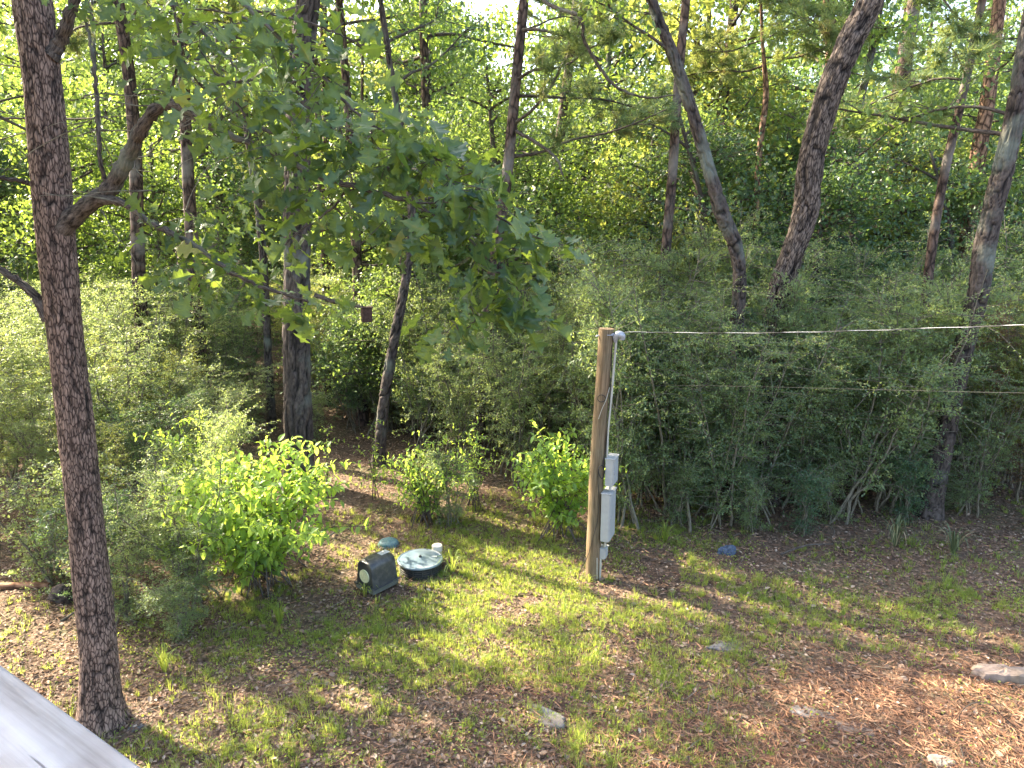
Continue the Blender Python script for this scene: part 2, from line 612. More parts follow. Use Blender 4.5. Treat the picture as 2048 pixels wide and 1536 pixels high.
def build_ground():
    g = Geo()
    xs = np.concatenate([[-500, -200, -80, -40], np.linspace(-24, 24, 193), [40, 80, 200, 500]])
    ys = np.concatenate([[-200, -60, -20, -6], np.linspace(0, 36, 145), [50, 80, 150, 300, 800]])
    X, Y = np.meshgrid(xs, ys, indexing='ij')
    Z = gz(X, Y) * np.clip((26 - np.abs(X)) / 4, 0, 1) * np.clip((38 - Y) / 4, 0, 1) * np.clip((Y + 4) / 4, 0, 1)
    k = len(ys)
    i, j = np.meshgrid(np.arange(len(xs) - 1), np.arange(k - 1), indexing='ij')
    F = np.stack([i * k + j, (i + 1) * k + j, (i + 1) * k + j + 1, i * k + j + 1], -1).reshape(-1, 4)
    g.add(np.stack([X, Y, Z], -1), F)
    single("ground", g, ground_mat(), kind="structure", smooth=True)


build_ground()

# ------------------------------------------------------------------ trees
BARKS = {'oak': (.026, .20, .010), 'ridge': (.062, .42, .036), 'dark': (.05, .24, .022)}


def rnd_dir(rng, n, zlo=-.2, zhi=.6):
    a = rng.random(n) * 2 * np.pi
    z = rng.uniform(zlo, zhi, n)
    h = np.sqrt(np.clip(1 - z * z, 0, 1))
    return np.stack([np.cos(a) * h, np.sin(a) * h, z], -1)


def leaf_frames(rng, n, out, droop=.35):
    D = unit(out * .7 + rng.normal(0, .5, (n, 3)) + np.array([0, 0, -droop]))
    N = unit(rng.normal(0, .55, (n, 3)) + np.array([0, 0, 1.0]))
    return D, N


def needle_tufts(g, rng, P, D, nn=46, L=.2, wd=.0065, mat=0):
    n = len(P)
    if n == 0:
        return
    D = unit(D)
    Pn = np.repeat(P, nn, 0) - np.repeat(D, nn, 0) * rng.uniform(0, .16, (n * nn, 1))
    Dn = unit(np.repeat(D, nn, 0) * .75 + rng.normal(0, .52, (n * nn, 3)) + np.array([0, 0, .05]))
    ll = L * rng.uniform(.7, 1.15, n * nn)
    W = unit(np.cross(Dn, rng.normal(0, 1, (n * nn, 3)))) * wd
    V = np.stack([Pn - W, Pn + W, Pn + Dn * ll[:, None] - np.array([0, 0, .02])], 1)
    F = np.arange(n * nn * 3).reshape(-1, 3)
    var = np.clip(np.repeat(rng.random(n), nn) * .8 + rng.normal(0, .05, n * nn), 0, .86)
    dead = np.repeat(rng.random(n) < .10, nn)
    var = np.where(dead, .95, var)
    g.add(V, F, mat, np.repeat(var, 3))


def crown(rng, root, path, rads, z0, z1, n_limb, L, n_lat=14, lat=.8, n_leaf=26, size=.10, kind='broad', bark=None, lift=.35,
          spread=.14, droop=0.0, az=None, limb_r=.3, leafmat=None, bark_limb=None, tmin=.8, clear=False):
    """limbs (each a part named branch) and one crown part with its twigs and leaves"""
    g = Geo()
    zz = path[:, 2]
    for li in range(n_limb):
        f = (li + rng.uniform(.1, .9)) / n_limb
        z = z0 + (z1 - z0) * f
        k = min(len(zz) - 2, max(1, int(np.searchsorted(zz, z))))
        p0 = path[k]
        a = rng.random() * 2 * np.pi if az is None else R(az[0]) + rng.random() * R(az[1] - az[0])
        ln = L * rng.uniform(.6, 1.15) * (1 - .45 * f)
        d = np.array([math.sin(a), math.cos(a), lift * rng.uniform(.3, 1.6)])
        d /= np.linalg.norm(d)
        pts = [p0]
        cur = p0.copy()
        for s_ in range(5):
            d = unit(d + rng.normal(0, .2, 3) + np.array([0, 0, (-.10 if kind == 'pine' else -.03) - droop * .1]))
            cur = cur + d * ln / 5
            pts.append(cur.copy())
        pts = np.array(pts)
        C = catmull(pts, 14)
        r0 = min(rads[min(k, len(rads) - 1)] * .6, limb_r * .12 * ln / 3)
        if in_beam(C[5:], .0).sum() > 3 and rng.random() < .6:
            C = C[:7]
        gb = Geo()
        tube(gb, C, np.linspace(r0, r0 * .18 + .003, len(C)), 6, cap=False)
        part("branch", gb, bark_limb or bark, root, smooth=True)
        # laterals
        nl = max(3, int(n_lat * ln / L))
        t = rng.uniform(.25, 1, nl)
        bidx = np.minimum((t * (len(C) - 1)).astype(int), len(C) - 1)
        B0 = C[bidx]
        ld = unit(rnd_dir(rng, nl, -.25, .45) + unit(C[-1] - C[0]) * .6)
        ll = lat * rng.uniform(.5, 1.2, nl)
        B1 = B0 + ld * ll[:, None]
        ok = thin((B0 + B1) / 2, rng, .1, tmin=tmin)
        B0, B1, ld, ll = B0[ok], B1[ok], ld[ok], ll[ok]
        if len(B0) == 0:
            continue
        mid = (B0 + B1) / 2 + rng.normal(0, .05, B0.shape) + np.array([0, 0, .04])
        prisms(g, B0, mid, .010, .007, 1)
        prisms(g, mid, B1, .007, .003, 1)
        n = len(B0)
        if kind == 'pine':
            nt_ = 6
            tt = rng.uniform(.35, 1.05, (n * nt_, 1))
            sd_ = unit(np.repeat(ld, nt_, 0) + rng.normal(0, .6, (n * nt_, 3)) + np.array([0, 0, .25]))
            q0 = np.repeat(B0, nt_, 0) + np.repeat(B1 - B0, nt_, 0) * tt
            q1 = q0 + sd_ * rng.uniform(.08, .3, (n * nt_, 1))
            prisms(g, q0, q1, .005, .004, 1)
            ok = thin(q1, rng, .12, tmin=tmin)
            needle_tufts(g, rng, q1[ok], sd_[ok], n_leaf, size)
        else:
            cnt = n * n_leaf
            tt = rng.uniform(.15, 1.05, (cnt, 1))
            Pq = np.repeat(B0, n_leaf, 0) + np.repeat(B1 - B0, n_leaf, 0) * tt
            off = rng.normal(0, spread, (cnt, 3)) * np.array([1, 1, .6])
            Pq = Pq + off
            ok = thin(Pq, rng, .04, tmin=tmin)
            if clear:        # its twigs stay beside the opening over the yard
                ok &= ~((np.abs(Pq[:, 0]) < Pq[:, 1] * .78 + .4) & (Pq[:, 1] < 10.5) & (Pq[:, 2] < 5 + Pq[:, 1] * .29))
            Pq, off = Pq[ok], off[ok]
            D, N = leaf_frames(rng, len(Pq), unit(off) * .6)
            cl = np.repeat(rng.random(n), n_leaf)[ok]
            var = np.clip(cl * .5 + rng.random(len(Pq)) * .5, 0, 1)
            leaves(g, Pq, D, N, size * rng.uniform(.6, 1.2, len(Pq)), KITE if size < .105 else OVAL, 0, var, 1.25)
    if g.n:
        lm = leafmat or (M['pine_needle'] if kind == 'pine' else M['tree_leaf'])
        part("crown", g, [lm, M['twig']], root)


def trunk_path(pts, Y, top_z=15, lean_y=0.0):
    """pixel centre line -> world path, extended to the ground and up to top_z"""
    W = []
    for (x, y, wd) in pts:
        p = at(x, y, Y)
        W.append((p, pxr(wd, p) * .9))
    W.sort(key=lambda a: a[0][2])
    P = [a[0] for a in W]
    rr = [a[1] for a in W]
    if P[0][2] > .05:
        d = (P[1] - P[0]) / max(.3, (P[1][2] - P[0][2]))
        d = np.clip(d, -.18, .18); d[2] = 1
        P.insert(0, P[0] - d * (P[0][2] + .1))
        rr.insert(0, rr[0] * 1.12)
    d = (P[-1] - P[-2]) / (P[-1][2] - P[-2][2])
    z = P[-1][2]
    k = 0
    while z < top_z:
        st = min(2.2, top_z - z + .01)
        d[:2] *= .8
        P.append(P[-1] + d * st)
        rr.append(max(.03, rr[-1] * .84))
        z += st
        k += 1
    P, rr = np.array(P), np.array(rr)
    P[:, 1] += lean_y * np.clip(P[:, 2], 0, None)
    n = max(24, int(top_z / .35))
    C = catmull(P, n)
    r = np.interp(np.linspace(0, len(P) - 1, n), np.arange(len(P)), rr)
    return C, r


def make_trunk(root, C, r, style, m, seed=1, fine=True):
    g = Geo()
    L = np.linalg.norm(np.diff(C, axis=0), axis=1).sum()
    flare = 1 + .35 * np.exp(-np.clip(C[:, 2], 0, None) / .18)
    if style in BARKS and fine:
        cu = BARKS[style]
        k = int(np.clip(2 * np.pi * r.mean() / (cu[0] / 3.2), 24, 110))
        n = int(np.clip(L / (cu[1] / 8.0), 60, 520))
        tube(g, C, r * flare, k, n, bark=cu, seed=seed, cap=False)
    else:
        tube(g, C, r * flare, 14, max(40, len(C)), cap=False)
    part("trunk", g, m, root, smooth=True)


# --- the near oak on the left with its two arching branches
oak_px = [(206, 1448, 92), (200, 1380, 80), (192, 1250, 74), (172, 1050, 72), (152, 850, 71), (130, 650, 71), (110, 450, 76),
          (97, 300, 76), (84, 150, 78), (70, 40, 80), (52, -90, 74), (30, -260, 66)]
oakY = 6.52
base = gp(206, 1446)
oak = thing("oak_tree", "large near oak beside the deck rail with arching branches of big lobed leaves", "tree", base)
C, r = trunk_path(oak_px, base[1], 12.5)
g = Geo()
fl = 1 + .28 * np.exp(-np.clip(C[:, 2], 0, None) / .16)
tube(g, C, r * fl, 104, 620, bark=BARKS['oak'], seed=4, cap=False)
part("trunk", g, M['oak_bark'], oak, smooth=True)
oakC, oakr = C, r


def px_branch(root, pts, name="branch", m=None, k=12, rough=.012, n=None, seed=0, label=None):
    rng = np.random.default_rng(seed + 77)
    P, rr = [], []
    for (x, y, Y, wd) in pts:
        p = at(x, y, Y)
        P.append(p)
        rr.append(pxr(wd, p) * .95)
    P = np.array(P)
    n = n or len(P) * 7
    C = catmull(P, n)
    C[1:-1] += rng.normal(0, rough, (n - 2, 3)) * .35
    rad = np.interp(np.linspace(0, 1, n), np.linspace(0, 1, len(rr)), rr)
    rad = rad * (1 + rng.normal(0, .06, n))
    g = Geo()
    tube(g, C, rad, k, n, cap=True)
    part(name, g, m or M['dark_bark_s'], root, smooth=True, label=label)
    return C


M['dark_bark_s'] = bark_mat("branch_bark", (.03, .024, .022), (.15, .12, .10), 60, 9, streak=True, moss=(.2, .22, .17))
B1 = px_branch(oak, [(112, 470, 6.5, 50), (150, 432, 6.45, 40), (190, 400, 6.35, 34), (222, 375, 6.3, 34), (245, 335, 6.2, 32), (268, 290, 6.1, 30), (285, 255, 6, 26),
                     (308, 222, 5.9, 24), (340, 208, 5.8, 24), (380, 224, 5.6, 17), (415, 250, 5.4, 17), (455, 268, 5.2, 14), (530, 300, 5.0, 13), (620, 345, 4.85, 12),
                     (700, 372, 4.7, 11), (770, 388, 4.6, 11), (830, 408, 4.5, 9), (880, 438, 4.5, 7), (950, 490, 4.5, 6), (1010, 560, 4.5, 4)], seed=1)
B2 = px_branch(oak, [(205, 400, 6.3, 22), (232, 402, 6.2, 17), (262, 415, 6.1, 16), (300, 445, 6.0, 14), (345, 468, 5.9, 13), (390, 490, 5.8, 11), (440, 530, 5.7, 10),
                     (500, 565, 5.6, 8), (570, 590, 5.5, 6), (625, 605, 5.5, 4)], seed=2)
px_branch(oak, [(100, 640, 6.5, 30), (72, 595, 6.5, 19), (40, 565, 6.5, 15), (10, 545, 6.5, 14), (-60, 500, 6.5, 12)], seed=3)
px_branch(oak, [(80, 372, 6.5, 20), (55, 366, 6.5, 10), (25, 358, 6.4, 9), (-40, 355, 6.3, 7)], seed=4)
px_branch(oak, [(100, 110, 6.5, 40), (122, 80, 6.5, 26), (140, 30, 6.4, 24), (170, -40, 6.3, 20), (260, -160, 6.0, 14)], seed=5)
px_branch(oak, [(222, 380, 6.3, 11), (207, 350, 6.25, 9), (198, 300, 6.2, 9), (196, 220, 6.2, 9), (190, 150, 6.2, 8), (182, 90, 6.2, 7), (165, 20, 6.2, 6)], seed=6,
          label="thin pale lichen covered upright branch")
px_branch(oak, [(330, 212, 5.8, 8), (350, 150, 5.7, 6), (360, 80, 5.6, 5), (345, 10, 5.5, 5)], seed=7)
U1 = px_branch(oak, [(330, -160, 5.6, 12), (420, -60, 5.2, 10), (500, 20, 5.0, 9), (580, 95, 4.9, 8), (650, 160, 4.8, 7), (700, 215, 4.7, 6), (760, 260, 4.6, 5), (840, 300, 4.6, 4), (930, 350, 4.6, 3)], seed=8)
U2 = px_branch(oak, [(260, -120, 5.8, 9), (310, -30, 5.7, 8), (380, 40, 5.6, 6), (450, 110, 5.5, 5), (500, 170, 5.4, 4)], seed=9)
U3 = px_branch(oak, [(500, 20, 5.0, 6), (600, 40, 4.9, 5), (680, 70, 4.8, 4), (740, 95, 4.8, 3)], seed=10)
U4 = px_branch(oak, [(530, 300, 5.0, 7), (480, 215, 5.0, 5), (440, 160, 5.0, 4), (400, 100, 5.0, 3)], seed=11)
U5 = px_branch(oak, [(830, 408, 4.5, 5), (900, 405, 4.4, 4), (990, 430, 4.4, 4), (1060, 470, 4.4, 3), (1130, 490, 4.4, 2)], seed=12)
U6 = px_branch(oak, [(1010, 560, 4.5, 4), (985, 600, 4.45, 3), (950, 640, 4.4, 3), (920, 670, 4.4, 2)], seed=13)
U7 = px_branch(oak, [(1010, 560, 4.5, 4), (1045, 590, 4.5, 3), (1065, 625, 4.5, 2)], seed=14)
U8 = px_branch(oak, [(700, 372, 4.7, 6), (660, 420, 4.75, 5), (590, 470, 4.8, 4), (540, 520, 4.9, 3)], seed=15)
rngo = np.random.default_rng(5)
gt = Geo()
for _ in range(26):      # fine bare twigs around the fork
    a = at(rngo.uniform(150, 420), rngo.uniform(180, 430), 6.2)
    d = unit(rngo.normal(0, 1, 3) * np.array([1, .4, .5]))
    pts = [a]
    for q in range(4):
        d = unit(d + rngo.normal(0, .3, 3))
        pts.append(pts[-1] + d * rngo.uniform(.08, .22))
    tube(gt, np.array(pts), np.linspace(.006, .002, 5), 4, 8, cap=False)
part("twigs", gt, M['grey_twig'], oak, kind="stuff")


def lobed_leaf(seed, L=.185, twist=.3):
    """one big pin-oak style leaf: deep lobes, a fold on the midrib and a drooping curl"""
    rng = random.Random(seed)
    outline = [(.012, 0), (.05, .14), (.15, .24), (.10, .33), (.13, .42), (.27, .45), (.34, .55), (.20, .58), (.19, .68), (.33, .78), (.24, .88), (.13, .86), (.05, .98), (.0, 1.02)]
    rt = [(x * rng.uniform(.75, 1.25), y + rng.uniform(-.03, .03)) for x, y in outline]
    lf = [(-x * rng.uniform(.75, 1.25), y + rng.uniform(-.04, .04)) for x, y in outline]
    cu, fo, tw = rng.uniform(-.1, .9), rng.uniform(-.2, 1.1), rng.uniform(-twist, twist)

    def z(x, y):
        return fo * abs(x) - cu * y * y * .5 + tw * x * y + .04 * math.sin(9 * y + x * 5)
    V = [(0, y, z(0, y)) for _, y in outline]
    n = len(outline)
    V += [(x, y, z(x, y)) for x, y in rt] + [(x, y, z(x, y)) for x, y in lf]
    F = []
    for i in range(n - 1):
        F += [(i, n + i, n + i + 1), (i, n + i + 1, i + 1)]
        F += [(i, 2 * n + i + 1, 2 * n + i), (i, i + 1, 2 * n + i + 1)]
    V += [(-.008, -.16, .02), (.008, -.16, .02)]
    F.append((len(V) - 2, len(V) - 1, 0))
    return np.array(V) * L, np.array(F)


def leaf_variants(maker, name, m, vars_, **kw):
    out = []
    for i, v in enumerate(vars_):
        V, F = maker(i, **kw)
        g = Geo()
        mid = (np.abs(V[:, 0]) < 1e-6) & (len(V) > 30)
        v = np.where(mid, min(.9, v + .33), v)
        g.add(V, F, 0, v)
        out.append((g.mesh(name, m, smooth=False), V, F, v))
    return out


OAKL = leaf_variants(lobed_leaf, "leaf", M['oak_leaf'], [.1, .3, .5, .2, .75, .4, .97, .6])


def place_leaves(root, lst, variants, rng, m, limit=300, rest_name="foliage"):
    """lst: (pos, dir, normal, scale); the largest in the photo become parts, the rest one stuff part"""
    lst = [l for l in lst if zc(l[0]) > .5]
    lst.sort(key=lambda l: -l[3] / zc(l[0]))
    rest = Geo()
    for i, (p, d, nrm, s) in enumerate(lst):
        d = unit(d)
        x = unit(np.cross(d, nrm))
        z = np.cross(x, d)
        vi = int(rng.integers(len(variants)))
        if vi == 6 and rng.random() < .8:
            vi = 1
        me, V, F, v = variants[vi]
        if i < limit:
            o = bpy.data.objects.new("leaf", me)
            o.parent = root
            mt = Matrix(((x[0], d[0], z[0], 0), (x[1], d[1], z[1], 0), (x[2], d[2], z[2], 0), (0, 0, 0, 1)))
            q = p - WLOC[root]
            o.matrix_basis = Matrix.Translation(Vector(q)) @ mt @ Matrix.Diagonal((s, s, s, 1))
            COL.objects.link(o)
        else:
            W = p + s * (V[:, :1] * x + V[:, 1:2] * d + V[:, 2:] * z)
            rest.add(W, F, 0, v)
    if rest.n:
        part(rest_name, rest, m, root, kind="stuff")


# leaf sprays along the oak's outer branches: (px, py, Y, spread px, number)
SPR = [(330, 40, 5.6, 60, 16), (400, 60, 5.5, 55, 16), (450, 110, 5.4, 55, 14), (360, 130, 5.6, 50, 10), (520, 60, 5.0, 60, 14), (590, 110, 4.9, 60, 16),
       (650, 170, 4.8, 50, 14), (470, 200, 5.0, 55, 16), (430, 260, 5.2, 45, 10), (560, 200, 5.1, 50, 12), (520, 290, 5.0, 60, 16), (600, 290, 4.8, 60, 18), (680, 270, 4.7, 60, 18),
       (740, 290, 4.6, 60, 18), (800, 320, 4.6, 50, 18), (860, 340, 4.6, 50, 16), (560, 370, 4.9, 50, 16), (640, 390, 4.8, 50, 14), (710, 330, 4.7, 50, 14), (770, 350, 4.6, 45, 12),
       (900, 380, 4.5, 45, 16), (950, 400, 4.5, 45, 16), (1000, 430, 4.45, 40, 12), (1050, 465, 4.4, 28, 6), (1105, 492, 4.4, 18, 3), (780, 450, 4.6, 40, 12), (830, 460, 4.5, 40, 12),
       (700, 440, 4.7, 35, 6), (900, 470, 4.5, 35, 8), (960, 520, 4.5, 40, 14), (1010, 540, 4.5, 40, 16), (1000, 600, 4.5, 30, 9), (940, 630, 4.4, 35, 14), (910, 665, 4.4, 28, 9),
       (1050, 600, 4.5, 20, 9), (1060, 635, 4.5, 14, 6), (320, 460, 6.0, 35, 9), (390, 450, 5.9, 50, 14), (350, 510, 5.9, 40, 10), (440, 500, 5.8, 45, 14), (410, 560, 5.8, 40, 12),
       (500, 560, 5.6, 45, 12), (470, 400, 5.6, 35, 7), (560, 600, 5.5, 35, 10), (620, 610, 5.5, 25, 8), (600, 30, 4.9, 50, 12), (690, 60, 4.8, 35, 8), (300, -20, 5.7, 60, 12),
       (640, 455, 4.8, 30, 8), (580, 480, 4.85, 30, 7), (180, 10, 6.2, 40, 5), (820, 250, 4.7, 30, 6)]
lst = []
gtw = Geo()
for (x, y, Y, sp, n) in SPR:
    c = at(x, y, Y)
    s_m = sp / FPX * zc(c)
    m_ = int(n * 1.6)
    a0, a1 = [], []
    for q in range(m_):
        off = rngo.normal(0, 1, 3) * s_m * np.array([.85, .8, .68])
        p = c + off
        d = unit(np.array([off[0] * 1.2, off[1], 0]) / (s_m + .01) * .5 + rngo.normal(0, .5, 3) + np.array([.15, -.2, -.6]))
        nrm = unit(rngo.normal(0, .6, 3) + np.array([.1, -.4, .6]))
        lst.append((p, d, nrm, rngo.choice([rngo.uniform(.45, .8), rngo.uniform(.75, 1.15)])))
        if q % 3 == 0:
            a0.append(c + off * .1 + np.array([0, .02, .05])); a1.append(p)
    prisms(gtw, np.array(a0), np.array(a1), .0035, .002)
part("twigs", gtw, M['twig'], oak, kind="stuff")
place_leaves(oak, lst, OAKL, rngo, M['oak_leaf'])
# the high crown of the oak, above the picture
crown(np.random.default_rng(12), oak, oakC, oakr, 7.3, 12, 20, 3.8, 15, 1.1, 30, .14, bark=M['dark_bark_s'], tmin=.5, clear=True, leafmat=M['oak_leaf'])

# --- named trees of the wood
TREES = [
    # pts, Y, bark style, label, crown args
    ([(598, 930, 62), (594, 760, 58), (594, 640, 58), (594, 480, 56), (596, 330, 54), (600, 200, 52), (606, 100, 50), (618, 0, 48)], 13.2, 'ridge', 'dark_bark', 17,
     "thick dark straight oak trunk behind the bright shrub, left of centre", 'broad', dict(z0=5.5, z1=16, n_limb=16, L=4.6)),
    ([(284, 665, 29), (278, 560, 29), (274, 430, 29), (270, 300, 28), (258, 150, 27), (236, 0, 26)], 17.0, None, 'pine_bark', 17,
     "straight reddish pine trunk just right of the near oak", 'pine', dict(z0=8, z1=16.5, n_limb=16, L=2.8)),
    ([(955, 880, 26), (962, 780, 26), (975, 640, 26), (992, 500, 25), (1012, 370, 25), (1024, 250, 24), (1034, 140, 23), (1048, 0, 22)], 14.8, None, 'pine_bark', 16,
     "leaning pine at the centre with needle sprays on its right side", 'pine', dict(z0=5.6, z1=15, n_limb=17, L=3.0, az=(20, 150))),
    ([(1328, 540, 22), (1338, 430, 22), (1346, 330, 21), (1354, 200, 20), (1362, 100, 20), (1372, 0, 19)], 14.6, None, 'pine_bark', 18,
     "slim straight grey pine crossed by the curved leaning trunk", 'pine', dict(z0=10, z1=17, n_limb=9, L=2.2)),
    ([(1478, 900, 28), (1474, 760, 28), (1474, 660, 29), (1479, 560, 28), (1470, 490, 31), (1445, 430, 33), (1418, 340, 27), (1390, 240, 26), (1360, 150, 25), (1330, 70, 24), (1302, 0, 23)], 12.2, 'dark', 'dark_bark', 15,
     "dark lichen spotted trunk bending up to the left from a knee", 'broad', dict(z0=6.5, z1=14, n_limb=8, L=3.0)),
    ([(1540, 800, 52), (1550, 660, 52), (1562, 580, 50), (1588, 500, 50), (1612, 420, 50), (1622, 330, 52), (1640, 250, 54), (1668, 160, 56), (1702, 80, 56), (1742, 0, 54)], 12.4, 'ridge', 'ridge_bark', 15,
     "thick deeply ridged trunk curving up to the right, right of the pole", 'broad', dict(z0=8.6, z1=14, n_limb=8, L=4.0)),
    ([(1662, 130, 24), (1662, 60, 26), (1656, 0, 24)], 20, None, 'red_bark', 18,
     "red brown trunk top showing behind the ridged trunk", 'pine', dict(z0=12, z1=17, n_limb=7, L=2.4)),
    ([(1708, 460, 17), (1712, 330, 16), (1716, 230, 15), (1738, 130, 14), (1752, 60, 13), (1762, 0, 12)], 17, 'dark', 'dark_bark', 14,
     "thin near black trunk just right of the ridged trunk", 'broad', dict(z0=4.5, z1=13, n_limb=12, L=2.6)),
    ([(1848, 640, 22), (1858, 540, 21), (1872, 440, 20), (1888, 350, 20), (1904, 280, 19), (1932, 160, 18), (1965, 0, 17)], 13.2, None, 'pine_bark', 16,
     "slim grey pine leaning right with needle sprays", 'pine', dict(z0=6.0, z1=14, n_limb=14, L=2.6, az=(150, 330))),
    ([(1862, 1010, 44), (1885, 900, 42), (1908, 780, 40), (1932, 680, 40), (1955, 590, 40), (1968, 500, 44), (1985, 420, 42), (2008, 330, 42), (2030, 230, 40), (2048, 120, 38), (2070, 0, 36)], 11.8, 'dark', 'dark_bark', 14,
     "rough lichen patched trunk leaning right behind the service line, near the right border", 'broad', dict(z0=5.6, z1=13.5, n_limb=11, L=3.2)),
    ([(1928, 600, 36), (1934, 500, 36), (1942, 420, 36), (1958, 300, 33), (1976, 200, 30), (1990, 80, 28)], 18, None, 'red_bark', 18,
     "sunlit red barked pine trunk with ivy behind the rough leaning trunk", 'broad', dict(z0=4, z1=14, n_limb=9, L=1.8)),
    ([(1806, 160, 30), (1816, 80, 31), (1830, 0, 30)], 24, None, 'pine_bark', 20,
     "pale broad pine trunk high at the top right", 'pine', dict(z0=12, z1=19, n_limb=8, L=3.0)),
    ([(1512, 440, 12), (1516, 340, 13), (1524, 260, 13), (1532, 190, 13), (1528, 120, 9), (1524, 60, 7)], 17.5, None, 'red_bark', 12,
     "small pine with a flat spreading crown between the two bending trunks", 'pine', dict(z0=8.0, z1=12, n_limb=20, L=2.3, lift=.15)),
    ([(532, 620, 16), (528, 540, 16), (522, 460, 16), (512, 380, 15), (500, 300, 14)], 17, 'dark', 'dark_bark', 12,
     "thin dark trunk showing through leaves left of the thick oak", 'broad', dict(z0=5, z1=11.5, n_limb=11, L=2.6)),
    ([(760, 890, 24), (768, 800, 22), (778, 740, 24), (792, 660, 20), (808, 580, 20), (820, 500, 19), (824, 440, 17), (815, 330, 15), (800, 250, 13)], 14.4, 'dark', 'dark_bark', 13,
     "crooked dark trunk leaning right between the thick oak and the centre pine", 'broad', dict(z0=4.6, z1=12.5, n_limb=13, L=3.2)),
    ([(455, 520, 13), (453, 440, 13), (450, 370, 12)], 24, None, 'dark_bark_s', 13,
     "slim distant trunk seen in the bright opening on the left", 'broad', dict(z0=5, z1=12, n_limb=9, L=3.0)),
    ([(652, 650, 15), (650, 560, 16), (645, 450, 16), (640, 330, 15)], 19, None, 'pine_bark', 15,
     "slim trunk close behind the thick dark oak on its right side", 'broad', dict(z0=6, z1=14, n_limb=9, L=3.0)),
    ([(712, 610, 9), (712, 570, 9), (716, 500, 9)], 25, None, 'pine_bark', 12,
     "small pale stem in the gap above the knobby bird box", 'broad', dict(z0=4.5, z1=11, n_limb=8, L=2.6)),
    ([(188, 520, 10), (190, 460, 10), (192, 400, 10)], 26, None, 'dark_bark_s', 12,
     "thin far stem, left one of the pair behind the near oak", 'broad', dict(z0=5.5, z1=11, n_limb=7, L=2.6)),
    ([(213, 515, 7), (213, 460, 7), (214, 400, 7)], 27, None, 'pine_bark', 12,
     "thin far stem, right one of the pair behind the near oak", 'broad', dict(z0=5.5, z1=11, n_limb=7, L=2.6)),
    ([(1780, 280, 24), (1768, 360, 24), (1755, 460, 24)], 26, None, 'red_bark', 18,
     "pale red pine trunk far behind the thin black trunk", 'broad', dict(z0=5, z1=16, n_limb=8, L=3)),
]
for i, (pts, Y, style, bm, H, label, kind, ca) in enumerate(TREES):
    C, r = trunk_path(pts, Y, H)
    rng = np.random.default_rng(100 + i)
    root = thing("pine_tree" if kind == 'pine' else ("oak_tree" if style == 'ridge' else "forest_tree"), label, "tree", (C[0][0], C[0][1], 0))
    make_trunk(root, C, r, style, M[bm], seed=20 + i)
    ca = dict(ca)
    if kind == 'pine':
        ca.update(n_lat=13, lat=.7, n_leaf=44, size=.22)
    else:
        ca.update(n_lat=14, lat=.9, n_leaf=28, size=.11 if Y < 16 else .13, leafmat=M[('teal_leaf', 'tree_leaf', 'gold_leaf', 'far_leaf')[(0, 0, 0, 0, 1, 1, 0, 1, 0, 3, 3, 0, 0, 2, 0, 3, 1, 2, 3, 3, 3)[i]]])
    crown(rng, root, C, r, kind=kind, bark=M['dark_bark_s'], **ca)
    if i == 0:
        stub = px_branch(root, [(630, 590, 13.0, 10), (668, 603, 12.9, 9), (700, 610, 12.8, 8), (726, 614, 12.7, 6)], seed=40)
    if i == 2:   # long drooping bare boughs right of the centre pine
        px_branch(root, [(1060, -30, 13.5, 8), (1100, 10, 13, 8), (1160, 35, 12.5, 8), (1168, 80, 12.5, 7), (1200, 135, 12.4, 7), (1230, 172, 12.3, 6), (1290, 195, 12.2, 4), (1350, 190, 12, 3)], seed=41)
        px_branch(root, [(1046, 60, 14.6, 8), (1080, 60, 14.2, 6), (1140, 78, 14, 5), (1200, 120, 13.6, 5)], seed=42)
        px_branch(root, [(1032, 262, 14.7, 8), (1080, 290, 14.3, 7), (1115, 320, 14.1, 6), (1125, 350, 14, 4)], seed=43)

# --- trees added outside the left border and overhead to shade the yard
OFF = [(-8.5, 10.5, 14, .2), (-11.5, 13.5, 15, .24), (-7.5, 17.5, 16, .18), (-13.8, 19.0, 16, .24), (-6.5, 6.6, 13, .17), (-5.0, 20.5, 16, .18),
       (-1.8, 19.5, 16, .17), (-9.4, 6.5, 14, .2), (-6.6, 4.2, 13, .18), (-8.6, 2.6, 13, .18), (1.2, 21.5, 16, .2), (5.5, 20.0, 16, .2), (-3.6, 17.3, 15, .14), (-12.2, 16.9, 16, .2), (-14.5, 15.5, 16, .2), (-9.6, 8.6, 14, .2)]
for i, (x, y, H, rr) in enumerate(OFF):
    rng = np.random.default_rng(300 + i)
    P = np.array([[x, y, -.1], [x + rng.uniform(-.3, .3), y, H * .35], [x + rng.uniform(-.6, .6), y + rng.uniform(-.4, .4), H * .7], [x + rng.uniform(-.8, .8), y, H]])
    C = catmull(P, 40)
    r = np.linspace(rr, rr * .25, 40)
    root = thing("forest_tree", "tall broadleaf tree added in the wood beyond the left side to shade the yard", "tree", (x, y, 0), group="tall trees added to shade the yard")
    make_trunk(root, C, r, None, M['pine_bark'], fine=False)
    crown(rng, root, C, r, (8.0 if y > 16 else 6.5) if y > 13 else 4.0, H, 17, 3.8, 14, 1.1, 24, .15, bark=M['dark_bark_s'], tmin=.5, clear=True)

